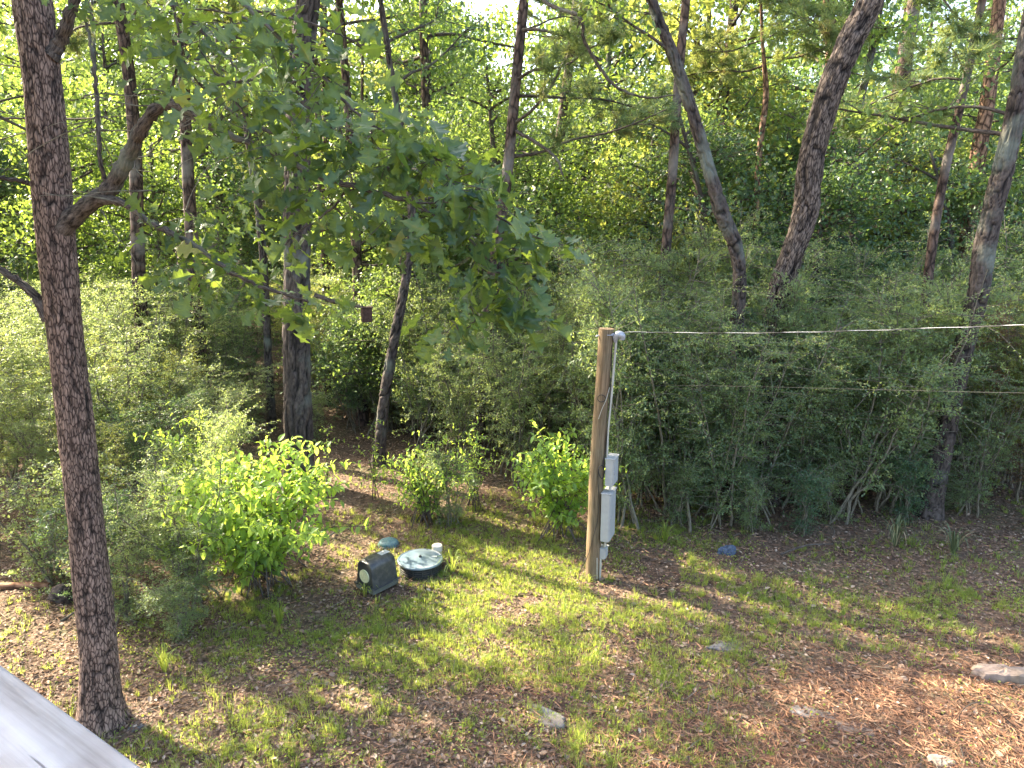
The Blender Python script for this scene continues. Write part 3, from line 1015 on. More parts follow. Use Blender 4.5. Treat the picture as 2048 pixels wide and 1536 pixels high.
# --- background trees: shared meshes, many copies
def tree_variant(seed, H=12, n_limb=22, leafn=24, lsize=.15, zlow=.22, lm='far_leaf'):
    rng = np.random.default_rng(seed)
    P = np.array([[0, 0, -.1], [rng.uniform(-.3, .3), 0, H * .3], [rng.uniform(-.5, .5), 0, H * .65], [rng.uniform(-.6, .6), 0, H]])
    C = catmull(P, 30)
    gt_ = Geo()
    tube(gt_, C, np.linspace(.16, .03, 30), 9, cap=False)
    g = Geo()
    for li in range(n_limb):
        f = (li + rng.random()) / n_limb
        z = H * (zlow + (.98 - zlow) * f)
        k = int(np.searchsorted(C[:, 2], z)) - 1
        d = rnd_dir(rng, 1, .05, .5)[0]
        ln = rng.uniform(1.2, 2.8) * (1 - .5 * f)
        p0 = C[k]
        pts = catmull(np.array([p0, p0 + d * ln * .5 + rng.normal(0, .12, 3), p0 + d * ln + rng.normal(0, .2, 3)]), 7)
        tube(gt_, pts, np.linspace(.04, .01, 7), 5, cap=False)
        nl = 8
        B0 = pts[rng.integers(2, 7, nl)]
        B1 = B0 + unit(rnd_dir(rng, nl, -.2, .4) + d * .4) * rng.uniform(.5, 1.2, (nl, 1))
        prisms(g, B0, B1, .01, .004, 1)
        n = nl * leafn
        Pq = np.repeat(B0, leafn, 0) + np.repeat(B1 - B0, leafn, 0) * rng.uniform(.1, 1.1, (n, 1)) + rng.normal(0, .2, (n, 3))
        D, N = leaf_frames(rng, n, rng.normal(0, .5, (n, 3)))
        leaves(g, Pq, D, N, lsize * rng.uniform(.6, 1.2, n), KITE, 0, np.clip(np.repeat(rng.random(nl), leafn) * .6 + rng.random(n) * .4, 0, 1), 1.3)
    return gt_.mesh("trunk", M['dark_bark_s'], smooth=True), g.mesh("crown", [M[lm], M['twig']])


VARS = [tree_variant(900 + i, H, nl, lm=('far_leaf', 'teal_leaf', 'tree_leaf', 'far_leaf', 'gold_leaf')[i]) for i, (H, nl) in enumerate([(9, 32), (10, 34), (8, 30), (11, 34), (6.5, 30)])]
UVARS = [tree_variant(950 + i, H, nl, 40, .10, .18, ('tree_leaf', 'teal_leaf', 'far_leaf')[i]) for i, (H, nl) in enumerate([(6.0, 30), (7, 34), (8, 36)])]
rngb = np.random.default_rng(44)
spots = []
tries = 0
while len(spots) < 84 and tries < 9000:
    tries += 1
    y = rngb.uniform(20, 62)
    x = rngb.uniform(-1, 1) * (y * .78 + 3)
    if any((x - a) ** 2 + (y - b) ** 2 < (2.2 + y * .02) ** 2 for a, b in spots):
        continue
    if -.50 < x / y < -.25 and y < 34 and rngb.random() < .8:      # the bright opening on the left
        continue
    if x / y > -.1 and y < 40 and rngb.random() < .35:
        continue
    spots.append((x, y))
for i, (x, y) in enumerate(spots):
    vi_ = int(rngb.integers(5))
    tm, cm = VARS[vi_]
    bx = float(topx(np.array([[x, y, 5.0]]))[0][0])
    zone = ("behind the near oak's branches" if bx < 420 else "left of the thick dark oak" if bx < 600 else "between thick oak and centre pine" if bx < 980
            else "between centre pine and bent trunk" if bx < 1400 else "behind the ridged trunk" if bx < 1750 else "at the far right")
    look = ("leafy", "blue green", "bushy", "tall leafy", "yellowish")[vi_] + (" far" if y > 42 else "")
    root = thing("forest_tree", look + " tree deep in the wood " + zone, "tree", (x, y, 0), group=look + " deep trees " + zone)
    root.rotation_euler = (0, 0, rngb.uniform(0, 6.28))
    s = (rngb.uniform(.9, 1.2) if y < 27 else rngb.uniform(1.1, 1.5)) if x / y < -.12 else rngb.uniform(1.05, 1.6)
    root.scale = (s, s, s * rngb.uniform(.9, 1.1))
    for nm, me in (("trunk", tm), ("crown", cm)):
        o = bpy.data.objects.new(nm, me)
        o.parent = root
        COL.objects.link(o)

for i in range(20):          # taller crowns filling the upper left and centre
    for t_ in range(60):
        y = rngb.uniform(29, 48)
        x = rngb.uniform(-.68, .12) * y
        if all((x - a) ** 2 + (y - b) ** 2 > 2.2 ** 2 for a, b in spots):
            break
    spots.append((x, y))
    vi_ = (3, 0, 1, 3, 2)[i % 5]
    tm, cm = VARS[vi_]
    far = "far " if y > 36 else ""
    side = "high crown over the left clearing" if x / y < -.3 else "high crown over the yard's middle"
    root = thing("forest_tree", "tall " + far + ("leafy", "blue green", "bushy", "slender")[vi_] + " tree, " + side, "tree", (x, y, 0), group="tall " + far + ("leafy", "blue green", "bushy", "slender")[vi_] + " trees " + side)
    root.rotation_euler = (0, 0, rngb.uniform(0, 6.28))
    s = rngb.uniform(1.4, 1.75)
    root.scale = (s, s, s * 1.05)
    for nm, me in (("trunk", tm), ("crown", cm)):
        o = bpy.data.objects.new(nm, me)
        o.parent = root
        COL.objects.link(o)

# understorey trees between the thicket and the deep wood
und = []
tries = 0
while len(und) < 38 and tries < 9000:
    tries += 1
    y = rngb.uniform(14.5, 26)
    x = rngb.uniform(-.8, .85) * y
    if any((x - a) ** 2 + (y - b) ** 2 < 1.5 ** 2 for a, b in und):
        continue
    if -.52 < x / y < -.24 and rngb.random() < .75:
        continue
    if in_beam(np.array([[x, y, z] for z in np.linspace(1.5, 8, 14)]), 1.0).sum() > 1:
        continue
    if x / y > -.1 and y < 17.5 and rngb.random() < .85:
        continue
    if in_beam(np.array([[x, y, z] for z in np.linspace(1.5, 9, 20)]), 1.5).any():
        continue
    und.append((x, y))
for i, (x, y) in enumerate(und):
    ui_ = int(rngb.integers(3))
    tm, cm = UVARS[ui_]
    bx = float(topx(np.array([[x, y, 4.0]]))[0][0])
    side = "behind the two bent trunks" if 1400 < bx < 1700 else "at the far right" if bx >= 1700 else "left of the thick dark oak" if x / y < -.32 else ("behind the yard" if x / y < .1 else "behind the thicket right of the pole")
    root = thing("understorey_tree", ("small ", "medium blue green ", "medium leafy ")[ui_] + "understorey tree " + side, "tree", (x, y, 0), group=("small ", "blue green ", "leafy ")[ui_] + "understorey trees " + side)
    root.rotation_euler = (0, 0, rngb.uniform(0, 6.28))
    s = rngb.uniform(.85, 1.15)
    root.scale = (s, s, s)
    for nm, me in (("trunk", tm), ("crown", cm)):
        o = bpy.data.objects.new(nm, me)
        o.parent = root
        COL.objects.link(o)

# far wood that reads as one mass
g = Geo()
rngf = np.random.default_rng(3)
n = 70
X = rngf.uniform(-75, 75, n); Yf = rngf.uniform(66, 95, n); Hh = rngf.uniform(9, 17, n)
for x, y, h in zip(X, Yf, Hh):
    g2 = 700
    a = rngf.normal(0, 1, (g2, 3)) * np.array([1.7, 1.7, h * .22]) + np.array([x, y, h * .55])
    a[:, 2] = np.clip(a[:, 2], .2, None)
    D, N = leaf_frames(rngf, g2, rngf.normal(0, 1, (g2, 3)))
    leaves(g, a, D, N, rngf.uniform(.35, .7, g2), KITE, 0, np.clip(rngf.random() * .5 + rngf.random(g2) * .5, 0, 1), 1.5)
    prisms(g, np.array([[x, y, 0]]), np.array([[x + .3, y, h]]), .2, .06, 1)
single("distant_woodland", g, [M['far_leaf'], M['twig']], label="far edge of the wood beyond the last trees that can be told apart", cat="woodland", kind="stuff")


# ------------------------------------------------------------------ yaupon thicket
def bush_variant(seed, h=3.6, w=1.0, n_stem=7, n_lat=230, n_leaf=70, low=.22, size=.036, curve=.3):
    rng = np.random.default_rng(seed)
    gs, g = Geo(), Geo()
    lat0, latd = [], []
    stems = []
    for s_ in range(n_stem):
        a = rng.random() * 6.28
        ln = rng.uniform(.35, 1.0) * w * .75
        hh = h * rng.uniform(.65, 1.0)
        b = np.array([math.cos(a), math.sin(a), 0])
        p = np.array([b * .1 + rng.normal(0, .17, 3) * [1, 1, 0], b * ln * .35 + [0, 0, hh * .35], b * ln * .8 + rng.normal(0, .1, 3) + [0, 0, hh * .72], b * ln * 1.25 + [0, 0, hh]])
        p[0, 2] = -.05
        C = catmull(p, 18)
        C[1:] += rng.normal(0, .012, (17, 3))
        tube(gs, C, np.linspace(rng.uniform(.012, .026), .004, 18), 5, cap=False)
        stems.append(C)
    st = np.array(stems)
    si = rng.integers(0, n_stem, n_lat)
    t = low + (1 - low) * rng.random(n_lat) ** .8
    k = np.minimum((t * 17).astype(int), 17)
    B0 = st[si, k]
    ax = unit(B0 * [1, 1, 0] + 1e-3)
    ld = unit(rnd_dir(rng, n_lat, -.1, .55) + ax * .5)
    ll = rng.uniform(.2, .62, n_lat) * w
    B1 = B0 + ld * ll[:, None] + np.array([0, 0, -.03])
    mid = (B0 + B1) / 2 + rng.normal(0, .03, B0.shape)
    prisms(gs, B0, mid, .005, .004)
    prisms(gs, mid, B1, .004, .0015)
    sh_p, sh_d = [], []
    for q in range(16):
        C = stems[int(rng.integers(n_stem))]
        p = C[int(rng.integers(7, 17))]
        a = rng.random() * 6.28
        L = rng.uniform(.6, 1.3) * w
        d = np.array([math.cos(a), math.sin(a), 0])
        Q = catmull(np.array([p, p + d * L * .4 + [0, 0, L * rng.uniform(.1, .5)], p + d * L + [0, 0, L * rng.uniform(-.1, .6)]]), 9)
        tube(gs, Q, np.linspace(.006, .002, 9), 4, cap=False)
        k_ = int(L * 55)
        t_ = rng.uniform(.2, 1, k_)
        pp = np.stack([np.interp(t_, np.linspace(0, 1, 9), Q[:, c]) for c in range(3)], -1)
        sh_p.append(pp + rng.normal(0, .02, pp.shape))
        sh_d.append(unit(rng.normal(0, .6, pp.shape) + d))
    sh_p, sh_d = np.concatenate(sh_p), np.concatenate(sh_d)
    leaves(g, sh_p, sh_d, unit(rng.normal(0, .5, sh_p.shape) + [0, 0, 1]), size * 1.15, KITE, 0, rng.random(len(sh_p)), 1.05)
    n = n_lat * n_leaf
    tt = rng.uniform(.15, 1.05, (n, 1))
    off = rng.normal(0, .055, (n, 3))
    # little side sprigs so that leaves line up in sprays
    ns = 6
    sg = unit(rnd_dir(rng, n_lat * ns, -.4, .6))
    which = (np.arange(n) // n_leaf) * ns + rng.integers(0, ns, n)
    sp = sg[which] * rng.uniform(0, .17, (n, 1))
    base_t = rng.random((n_lat * ns))[which][:, None] * .85 + .15
    P = np.repeat(B0, n_leaf, 0) + np.repeat(B1 - B0, n_leaf, 0) * base_t + sp + off * .25
    D = unit(sg[which] * .6 + rng.normal(0, .6, (n, 3)))
    N = unit(rng.normal(0, .5, (n, 3)) + [0, 0, 1])
    var = np.clip(np.repeat(rng.random(n_lat), n_leaf) * .55 + rng.random(n) * .45, 0, 1)
    leaves(g, P, D, N, size * rng.uniform(.6, 1.2, n), KITE, 0, var, 1.05)
    return gs.mesh("stems", M['grey_twig'], smooth=True), g.mesh("foliage", M['yaupon_leaf'])


BV = [bush_variant(500, 3.4, 1.0, low=.12), bush_variant(501, 3.8, 1.1, 8, 250), bush_variant(502, 2.6, .9, 6, 190), bush_variant(503, 4.3, 1.2, 9, 270, low=.3),
      bush_variant(504, 1.5, .7, 6, 110, 60, low=.1), bush_variant(505, 3.2, 1.1, 9, 240, low=.15)]
BH = [3.4, 3.8, 2.6, 4.3, 1.5, 3.2]


def bush(x, y, h, label, group, vi=None, w=None, rng=rngb, name="yaupon_shrub", check=True):
    if vi is None:
        vi = int(rng.integers(0, 6))
        if vi == 4 and h > 2.2:
            vi = 0
    if check:
        for z in np.linspace(.3, h, 12):
            if in_beam(np.array([[x, y, z]]), .38, .5)[0]:
                h = z - .35
                break
        if h < .7:
            return None
        if h < 1.9:
            vi = 4
    bx = float(topx(np.array([[x, y, 1.5]]))[0][0])
    if check and 1850 < bx < 1990 and y < 12.2:
        h = min(h, 3.0)
        vi = 0
    sm, fm = BV[vi]
    q_ = rng.random()
    tone = None
    if check:
        tone = 'gold_leaf' if q_ < .13 else 'teal_leaf' if q_ < .27 else 'dead_leaf' if q_ < .31 else None
        word = {'gold_leaf': "yellowish ", 'teal_leaf': "blue green ", 'dead_leaf': "dead brown "}.get(tone, "")
        label = word + label.replace("yaupon ", "") if tone else label
        group = word + group if group else group
    root = thing(name, label, "shrub", (x, y, float(gz(x, y)) - .02), group=group)
    s = h / BH[vi]
    sw = w or min(1.25, max(.6, s)) * rng.uniform(.9, 1.15)
    root.scale = (sw, sw, s)
    root.rotation_euler = (0, 0, rng.uniform(0, 6.28))
    for nm, me in (("stems", sm), ("foliage", fm)):
        o = bpy.data.objects.new(nm, me)
        o.parent = root
        COL.objects.link(o)
        if nm == "foliage" and tone:
            o.material_slots[0].link = 'OBJECT'
            o.material_slots[0].material = M[tone]
    return root


def row(n, x0, x1, y0, y1, h0, h1, label, group, seed, mind=.8, avoid=()):
    rng = np.random.default_rng(seed)
    got = []
    t = 0
    while len(got) < n and t < n * 60:
        t += 1
        x, y = rng.uniform(x0, x1), rng.uniform(y0, y1)
        if any((x - a) ** 2 + (y - b) ** 2 < mind ** 2 for a, b in got):
            continue
        if any((x - a) ** 2 + (y - b) ** 2 < c * c for a, b, c in avoid):
            continue
        got.append((x, y))
        bx = float(topx(np.array([[x, y, 1.2]]))[0][0])
        zone = ("at the left border" if bx < 120 else "behind the near oak" if bx < 330 else "left of the thick oak" if bx < 560 else "behind the thick oak" if bx < 780
                else "behind the loose middle shrub" if bx < 980 else "just left of the pole" if bx < 1200 else "just right of the pole" if bx < 1420
                else "under the two bent trunks" if bx < 1650 else "left of the leaning rough trunk" if bx < 1880 else "at the right border")
        bush(x, y, rng.uniform(h0, h1), label + " " + zone, group + " " + zone, rng=rng)


YG = "yaupon shrubs of the thicket"
row(19, 1.7, 9.4, 11.4, 12.8, 3.3, 4.6, "front yaupon shrub of the right thicket", "front yaupon shrubs", 1, .75)
row(24, 1.2, 11.5, 13.0, 16.5, 4.2, 5.6, "tall yaupon shrub deeper in the right thicket", "deeper yaupon shrubs", 2, .95)
row(30, -4.0, 3.0, 12.6, 19.0, 2.8, 4.6, "fine leaved yaupon shrub beyond the yard", "yaupon shrubs beyond the yard", 3, .9)
row(15, -9.5, -4.0, 11.2, 13.8, 2.7, 3.8, "front yaupon shrub of the left thicket", "front yaupon shrubs of the left thicket", 4, .95)
row(24, -12.5, -3.0, 14.0, 18.5, 3.2, 4.4, "sunlit yaupon shrub deeper in the left thicket", "deeper yaupon shrubs of the left thicket", 5, 1.05)
row(56, -22, 22, 18.5, 34, 3.0, 5.0, "distant shrub of the forest understorey", "distant understorey shrubs", 6, 1.6)
row(9, 1.8, 9.5, 11.0, 12.2, .8, 1.6, "low shrub at the thicket foot", "low shrubs at the thicket foot", 8, .5)
row(7, -6.6, -4.3, 8.2, 10.8, 1.2, 2.4, "small shaded shrub left of the near oak trunk", "low shrubs left of the near oak", 7, .6)
bush(-4.05, 8.7, 2.3, "airy grey green yaupon shrub just right of the near oak trunk", None, vi=5, w=.8, check=False)
bush(-4.5, 10.5, 2.5, "blue green yaupon shrub between the near oak and the bright beautyberry", None, vi=2, w=.8, check=False)
bush(-3.95, 8.1, .85, "low blue green yaupon shrub at the foot of the beautyberry", None, vi=4, w=.75, check=False)
bush(-.95, 11.3, 1.3, "small loose shrub behind the white cleanout cap", None, vi=4, w=.75, check=False)
bush(1.75, 11.6, 1.6, "low dark shrub at the foot of the thicket just right of the pole", None, vi=4, w=.9, check=False)


# ------------------------------------------------------------------ beautyberry shrubs with large opposite leaves
def ovate_leaf(seed, L=.13):
    rng = random.Random(seed + 50)
    cu, fo = rng.uniform(.15, .6), rng.uniform(.15, .6)
    o = [(.015, 0), (.17, .18), (.25, .38), (.22, .6), (.12, .82), (.0, 1.0)]
    n = len(o)
    V = []
    for x, y in o:
        V.append((0, y, -cu * y * y * .5))
    for s_ in (1, -1):
        for x, y in o[:-1]:
            V.append((s_ * x, y, fo * x - cu * y * y * .5 + .012 * math.sin(14 * y)))
    F = []
    for i in range(n - 1):
        a, b = i, i + 1
        r0, r1 = n + i, (n + i + 1 if i < n - 2 else n - 1)
        l0, l1 = 2 * n - 1 + i, (2 * n + i if i < n - 2 else n - 1)
        if i < n - 2:
            F += [(a, r0, r1), (a, r1, b), (a, l1, l0), (a, b, l1)]
        else:
            F += [(a, r0, b), (a, b, l0)]
    return np.array(V) * L, np.array(F)


BERRY = leaf_variants(ovate_leaf, "leaf", M['berry_leaf'], [.2, .5, .8, .35, .65, .95])


def beautyberry(name, label, loc, h, w, n_stem, seed, bias=(0, 0), scale=1.0, step=.085, limit=300):
    rng = np.random.default_rng(seed)
    root = thing(name, label, "shrub", loc)
    lst = []
    gs = Geo()
    loc = np.asarray(loc, float)
    for s_ in range(n_stem):
        a = rng.random() * 6.28
        ln = w * rng.uniform(.35, 1.0)
        hh = h * rng.uniform(.6, 1.0) * (1.1 - .45 * ln / w)
        b = np.array([math.cos(a) + bias[0], math.sin(a) + bias[1], 0])
        P = np.array([[0, 0, -.04], b * ln * .25 + [0, 0, hh * .5], b * ln * .62 + [0, 0, hh * .88], b * ln + [0, 0, hh * rng.uniform(.8, 1.05)]]) + loc
        P[0, :2] += rng.normal(0, .17, 2) * w
        C = catmull(P, 24)
        tube(gs, C, np.linspace(.011, .003, 24), 5, cap=False)
        segs = [C[4:]]
        for q in range(5):      # side shoots
            k = int(rng.integers(4, 22))
            d = unit(np.append(rng.normal(0, 1, 2), rng.uniform(-.1, .5)))
            L = rng.uniform(.25, .6) * scale
            Q = catmull(np.array([C[k], C[k] + d * L * .6 + [0, 0, .05], C[k] + d * L]), 8)
            tube(gs, Q, np.linspace(.005, .002, 8), 4, cap=False)
            segs.append(Q[1:])
        for seg in segs:
            L = np.concatenate([[0], np.cumsum(np.linalg.norm(np.diff(seg, axis=0), axis=1))])
            m_ = max(2, int(L[-1] / step))
            for j in range(m_ + 1):
                t = j / m_
                p = np.array([np.interp(t * L[-1], L, seg[:, c]) for c in range(3)])
                ax = unit(seg[min(len(seg) - 1, int(t * (len(seg) - 1)) + 1)] - seg[min(len(seg) - 2, int(t * (len(seg) - 1)))])
                side = unit(np.cross(ax, [0, 0, 1]) + rng.normal(0, .3, 3))
                if j % 2:
                    side = unit(np.cross(ax, side))
                for sg in (1, -1):
                    d = unit(sg * side + ax * .4 + np.array([0, 0, -.3]) + rng.normal(0, .15, 3))
                    lst.append((p, d, unit(np.array([0, 0, 1.0]) + rng.normal(0, .25, 3)), rng.uniform(.55, 1.1) * scale * (1 - .3 * t)))
    part("stems", gs, M['twig'], root, smooth=True)
    place_leaves(root, lst, BERRY, rng, M['berry_leaf'], limit)
    return root


b0 = gp(500, 1185)
beautyberry("beautyberry_shrub", "large bright green sunlit beautyberry shrub with broad leaves beside the dark pump housing", b0 + [.05, .15, 0], 2.35, 1.4, 40, 11, (.16, -.02), scale=1.3, step=.085)
b1 = gp(1120, 1085)
beautyberry("beautyberry_shrub", "bright green beautyberry shrub with broad leaves close left of the wooden pole", b1 + [0, .2, 0], 2.05, .95, 22, 12, scale=1.2, step=.085)
b2 = gp(850, 1060)
beautyberry("understorey_shrub", "loose medium shrub with pointed leaves behind the white cleanout pipe", b2 + [0, .35, 0], 1.6, .95, 26, 13, scale=.8, limit=300)
b3 = gp(955, 1050)
beautyberry("understorey_shrub", "upright sparse shrub with a single tall shoot left of the broadleaved bush by the pole", b3 + [-.1, .6, 0], 1.8, .5, 9, 14, scale=.62, limit=200)
b4 = gp(370, 1100)
beautyberry("beautyberry_shrub", "shaded broad leaved shrub top rising left behind the bright beautyberry", b4 + [0, .8, 0], 2.35, .9, 15, 15, scale=.95, limit=300)
b5 = gp(745, 1010)
beautyberry("young_sapling", "thin young sapling with small leaves on the sunlit forest floor behind the blue green dome", b5 + [0, .3, 0], 1.8, .25, 3, 16, scale=.6, limit=80)
b6 = gp(640, 1030)
beautyberry("young_sapling", "single stemmed sapling right beside the foot of the thick dark oak", b6 + [.1, .2, 0], 1.9, .2, 2, 17, scale=.6, limit=60)

# ------------------------------------------------------------------ ground cover
rngg = np.random.default_rng(21)


def scatter_ground(n, x0, x1, y0, y1, bias=1.0):
    y = y0 + (y1 - y0) * rngg.random(n) ** bias
    half = y * .74 + 1.2
    x = rngg.uniform(-1, 1, n) * half
    ok = (x > x0) & (x < x1)
    x, y = x[ok], y[ok]
    return x, y


def near_px(x, y, cx, cy, rx, ry):
    px_, py_ = topx(np.stack([x, y, np.zeros_like(x)], -1))
    return np.exp(-(((px_ - cx) / rx) ** 2 + ((py_ - cy) / ry) ** 2))


x, y = scatter_ground(180000, -14, 14, 4.2, 21, 1.5)
straw = np.clip(near_px(x, y, 1900, 1420, 520, 130) + near_px(x, y, 1700, 1560, 600, 120) + .5 * near_px(x, y, 1100, 1370, 160, 60), 0, 1)
gr = fbm(x * 1.1 + 5, y * 1.1 + 5, 77)
keepm = rngg.random(len(x)) < (.9 - .5 * straw) * np.clip(1.3 - gr, .3, 1)
x, y = x[keepm], y[keepm]
n = len(x)
P = np.stack([x, y, gz(x, y) + rngg.uniform(.003, .028, n)], -1)
a = rngg.random(n) * 6.28
D = np.stack([np.cos(a), np.sin(a), rngg.normal(0, .22, n)], -1)
N = unit(rngg.normal(0, .35, (n, 3)) + [0, 0, 1])
g = Geo()
sz = rngg.uniform(.025, .062, n) * np.where(rngg.random(n) < .08, 1.5, 1)
LIT = (np.array([[0, 0, 0], [-.24, .35, .12], [-.16, .75, .10], [0, 1, .0], [.2, .7, .12], [.22, .3, .10]]), np.array([[0, 3, 2], [0, 2, 1], [0, 4, 3], [0, 5, 4]]))
leaves(g, P, D, N, sz, LIT, 0, rngg.random(n), 1.2)
M['litter'] = var_mat("leaf_litter", [(0, (.07, .045, .035)), (.35, (.13, .085, .06)), (.75, (.235, .16, .115)), (.93, (.33, .24, .175)), (1, (.46, .37, .29))], .75, (.3, .17, .08), .15)
single("leaf_litter", g, M['litter'], label="brown and tan fallen oak leaves covering the yard and the forest floor", cat="leaf litter", kind="stuff")

# pine straw
x, y = scatter_ground(200000, -8, 12, 3.8, 13, 1.3)
straw = np.clip(near_px(x, y, 1900, 1420, 480, 110) + near_px(x, y, 1650, 1560, 600, 110) + .6 * near_px(x, y, 1080, 1365, 150, 50) + .09, 0, 1)
k_ = rngg.random(len(x)) < straw
x, y = x[k_], y[k_]
n = len(x)
a = rngg.random(n) * 6.28
D = np.stack([np.cos(a), np.sin(a), rngg.normal(0, .12, n)], -1)
L = rngg.uniform(.07, .17, n)
P0 = np.stack([x, y, gz(x, y) + rngg.uniform(.008, .035, n)], -1)
W = unit(np.cross(D, [0, 0, 1.0])) * .0013
g = Geo()
V = np.stack([P0 - W, P0 + W, P0 + D * L[:, None] * .5 + W + rngg.normal(0, .006, (n, 3)), P0 + D * L[:, None]], 1)
g.add(V, np.arange(n * 4).reshape(-1, 4), 0, np.repeat(rngg.random(n), 4))
M['old_grass'] = var_mat("old_grass", [(0, (.05, .07, .03)), (.6, (.09, .11, .05)), (1, (.26, .21, .12))], .6)
M['straw'] = var_mat("pine_straw", [(0, (.09, .042, .025)), (.5, (.23, .115, .065)), (1, (.37, .21, .12))], .7)
single("pine_straw", g, M['straw'], label="orange brown fallen pine needles strewn over the right of the yard", cat="pine straw", kind="stuff")


def blades(g, P, h, wd, lean, var, az=None):
    n = len(P)
    a = rngg.random(n) * 6.28 if az is None else az
    d = np.stack([np.cos(a), np.sin(a), np.zeros(n)], -1)
    s = np.stack([-np.sin(a), np.cos(a), np.zeros(n)], -1) * wd
    h = h[:, None]
    lean = lean[:, None]
    m1 = P + d * lean * h * .3 + np.array([0, 0, 1]) * h * .55
    tp = P + d * lean * h + np.array([0, 0, 1]) * h * (1 - .35 * lean)
    V = np.stack([P - s, P + s, m1 + s * .8, m1 - s * .8, tp], 1)
    base_i = np.arange(n)[:, None] * 5
    g.add(V, (base_i + np.array([[0, 1, 2, 3]])), 0, np.repeat(var, 5))
    # tips share vertices through a second face list
    g.f.append((base_i + np.array([[3, 2, 4]])) + (g.n - n * 5))
    g.m.append(np.zeros(n, np.int32))


# grass: tufts plus thin general cover, density by place
x, y = scatter_ground(60000, -10, 13, 4.3, 13.5, 1.15)
px_, py_ = topx(np.stack([x, y, np.zeros_like(x)], -1))
dens = (.10 + 2.6 * near_px(x, y, 1080, 1160, 230, 75) + .75 * near_px(x, y, 900, 1270, 330, 90) + .35 * near_px(x, y, 1250, 1330, 330, 90) + .35 * near_px(x, y, 520, 1440, 300, 90)
        + .35 * near_px(x, y, 1500, 1200, 420, 60) + .45 * near_px(x, y, 1960, 1220, 160, 60) + .35 * near_px(x, y, 1000, 1500, 500, 60) + .3 * near_px(x, y, 1000, 1050, 300, 40)
        + .3 * near_px(x, y, 540, 1220, 160, 50) - .35 * near_px(x, y, 1900, 1430, 420, 90))
cl = fbm(x * 1.5 + 70, y * 1.5 + 70, 55, 4)
k_ = rngg.random(len(x)) < np.clip(dens * np.clip((cl - .36) * 5, 0.03, 1.5), 0, 1) * .7
x, y = x[k_], y[k_]
nt_ = len(x)
tuft = rngg.integers(9, 26, nt_)
ix = np.repeat(np.arange(nt_), tuft)
n = len(ix)
tr = rngg.uniform(.02, .06, nt_)[ix]
ang = rngg.random(n) * 6.28
rr = tr * np.sqrt(rngg.random(n))
bx, by = x[ix] + np.cos(ang) * rr, y[ix] + np.sin(ang) * rr
P = np.stack([bx, by, gz(bx, by)], -1)
big = (rngg.random(nt_) < .10)[ix]
hh = rngg.uniform(.035, .085, n) * np.where(big, 1.9, 1)
g = Geo()
blades(g, P, hh, rngg.uniform(.0018, .0034, n)[:, None], rngg.uniform(.1, .9, n), np.clip(rngg.random(nt_)[ix] * .7 + rngg.random(n) * .3, 0, 1), ang)
M['grass'] = var_mat("grass_blade", [(0, (.07, .13, .035)), (.55, (.14, .22, .05)), (.85, (.21, .26, .07)), (1, (.36, .31, .15))], .5, (.55, .62, .10), .5, .4)
single("grass", g, M['grass'], label="short tufted green grass growing through the leaf litter of the yard", cat="grass", kind="stuff")

# clover and small weeds
x, y = scatter_ground(90000, -12, 13, 4.3, 14.5, 1.1)
dens = (.25 * near_px(x, y, 1100, 1140, 260, 80) + .5 * near_px(x, y, 900, 1500, 500, 60) + .8 * near_px(x, y, 1950, 1230, 200, 70) + .6 * near_px(x, y, 1400, 1120, 500, 40)
        + .55 * near_px(x, y, 950, 1050, 320, 50) + .5 * near_px(x, y, 450, 1300, 300, 80) + .12)
cl = fbm(x * 1.9 + 20, y * 1.9 + 33, 155, 4)
k_ = rngg.random(len(x)) < np.clip(dens * np.clip((cl - .4) * 6, 0, 1.6), 0, 1)
x, y = x[k_], y[k_]
n = len(x)
P = np.stack([x, y, gz(x, y) + rngg.uniform(.02, .07, n)], -1)
D, N = leaf_frames(rngg, n, rngg.normal(0, 1, (n, 3)) * [1, 1, .2], .1)
g = Geo()
leaves(g, P, D, N, rngg.uniform(.015, .038, n), KITE, 0, rngg.random(n) * .8, 1.5)
single("ground_weeds", g, M['grass'], label="low small leaved weeds creeping between the fallen leaves", cat="weeds", kind="stuff")

x, y = scatter_ground(900, -9, 11, 4.4, 14, 1.2)
n = len(x)
a = rngg.random(n) * 6.28
L = rngg.uniform(.06, .4, n) * rngg.random(n) ** .5
P0 = np.stack([x, y, gz(x, y) + .022], -1)
P1 = P0 + np.stack([np.cos(a) * L, np.sin(a) * L, rngg.uniform(0, .03, n)], -1)
g = Geo()
mid = (P0 + P1) / 2 + rngg.normal(0, .012, (n, 3)) + [0, 0, .01]
prisms(g, P0, mid, .0045, .004)
prisms(g, mid, P1, .004, .002)
single("ground_twigs", g, M['grey_twig'], label="small broken twigs scattered through the litter of the yard", cat="twigs", kind="stuff")

# long grass clumps at the wood's edge (things)
def long_grass(px, py, h, nb, label, seed, m=None, wd=.006):
    rng = np.random.default_rng(seed)
    c = gp(px, py)
    c[2] = float(gz(c[0], c[1]))
    g = Geo()
    for q in range(nb):
        a = rng.random() * 6.28
        d = np.array([math.cos(a), math.sin(a), 0])
        hh = h * rng.uniform(.6, 1.1)
        ln = h * rng.uniform(.2, .9)
        s_ = np.array([-d[1], d[0], 0]) * wd
        P = catmull(np.array([c + d * .02, c + d * ln * .35 + [0, 0, hh * .7], c + d * ln * .8 + [0, 0, hh * .85], c + d * ln * 1.15 + [0, 0, hh * .45]]), 7)
        taper = np.array([1, 1, .95, .85, .7, .45, .08])[:, None]
        V = np.concatenate([P - s_ * taper, P + s_ * taper])
        g.add(V, [[i, i + 7, i + 8, i + 1] for i in range(6)], 0, rng.random() * .8 + (.2 if q % 5 == 0 else 0))
    single("grass_clump", g, m or M['grass'], label, "grass clump", loc=c)


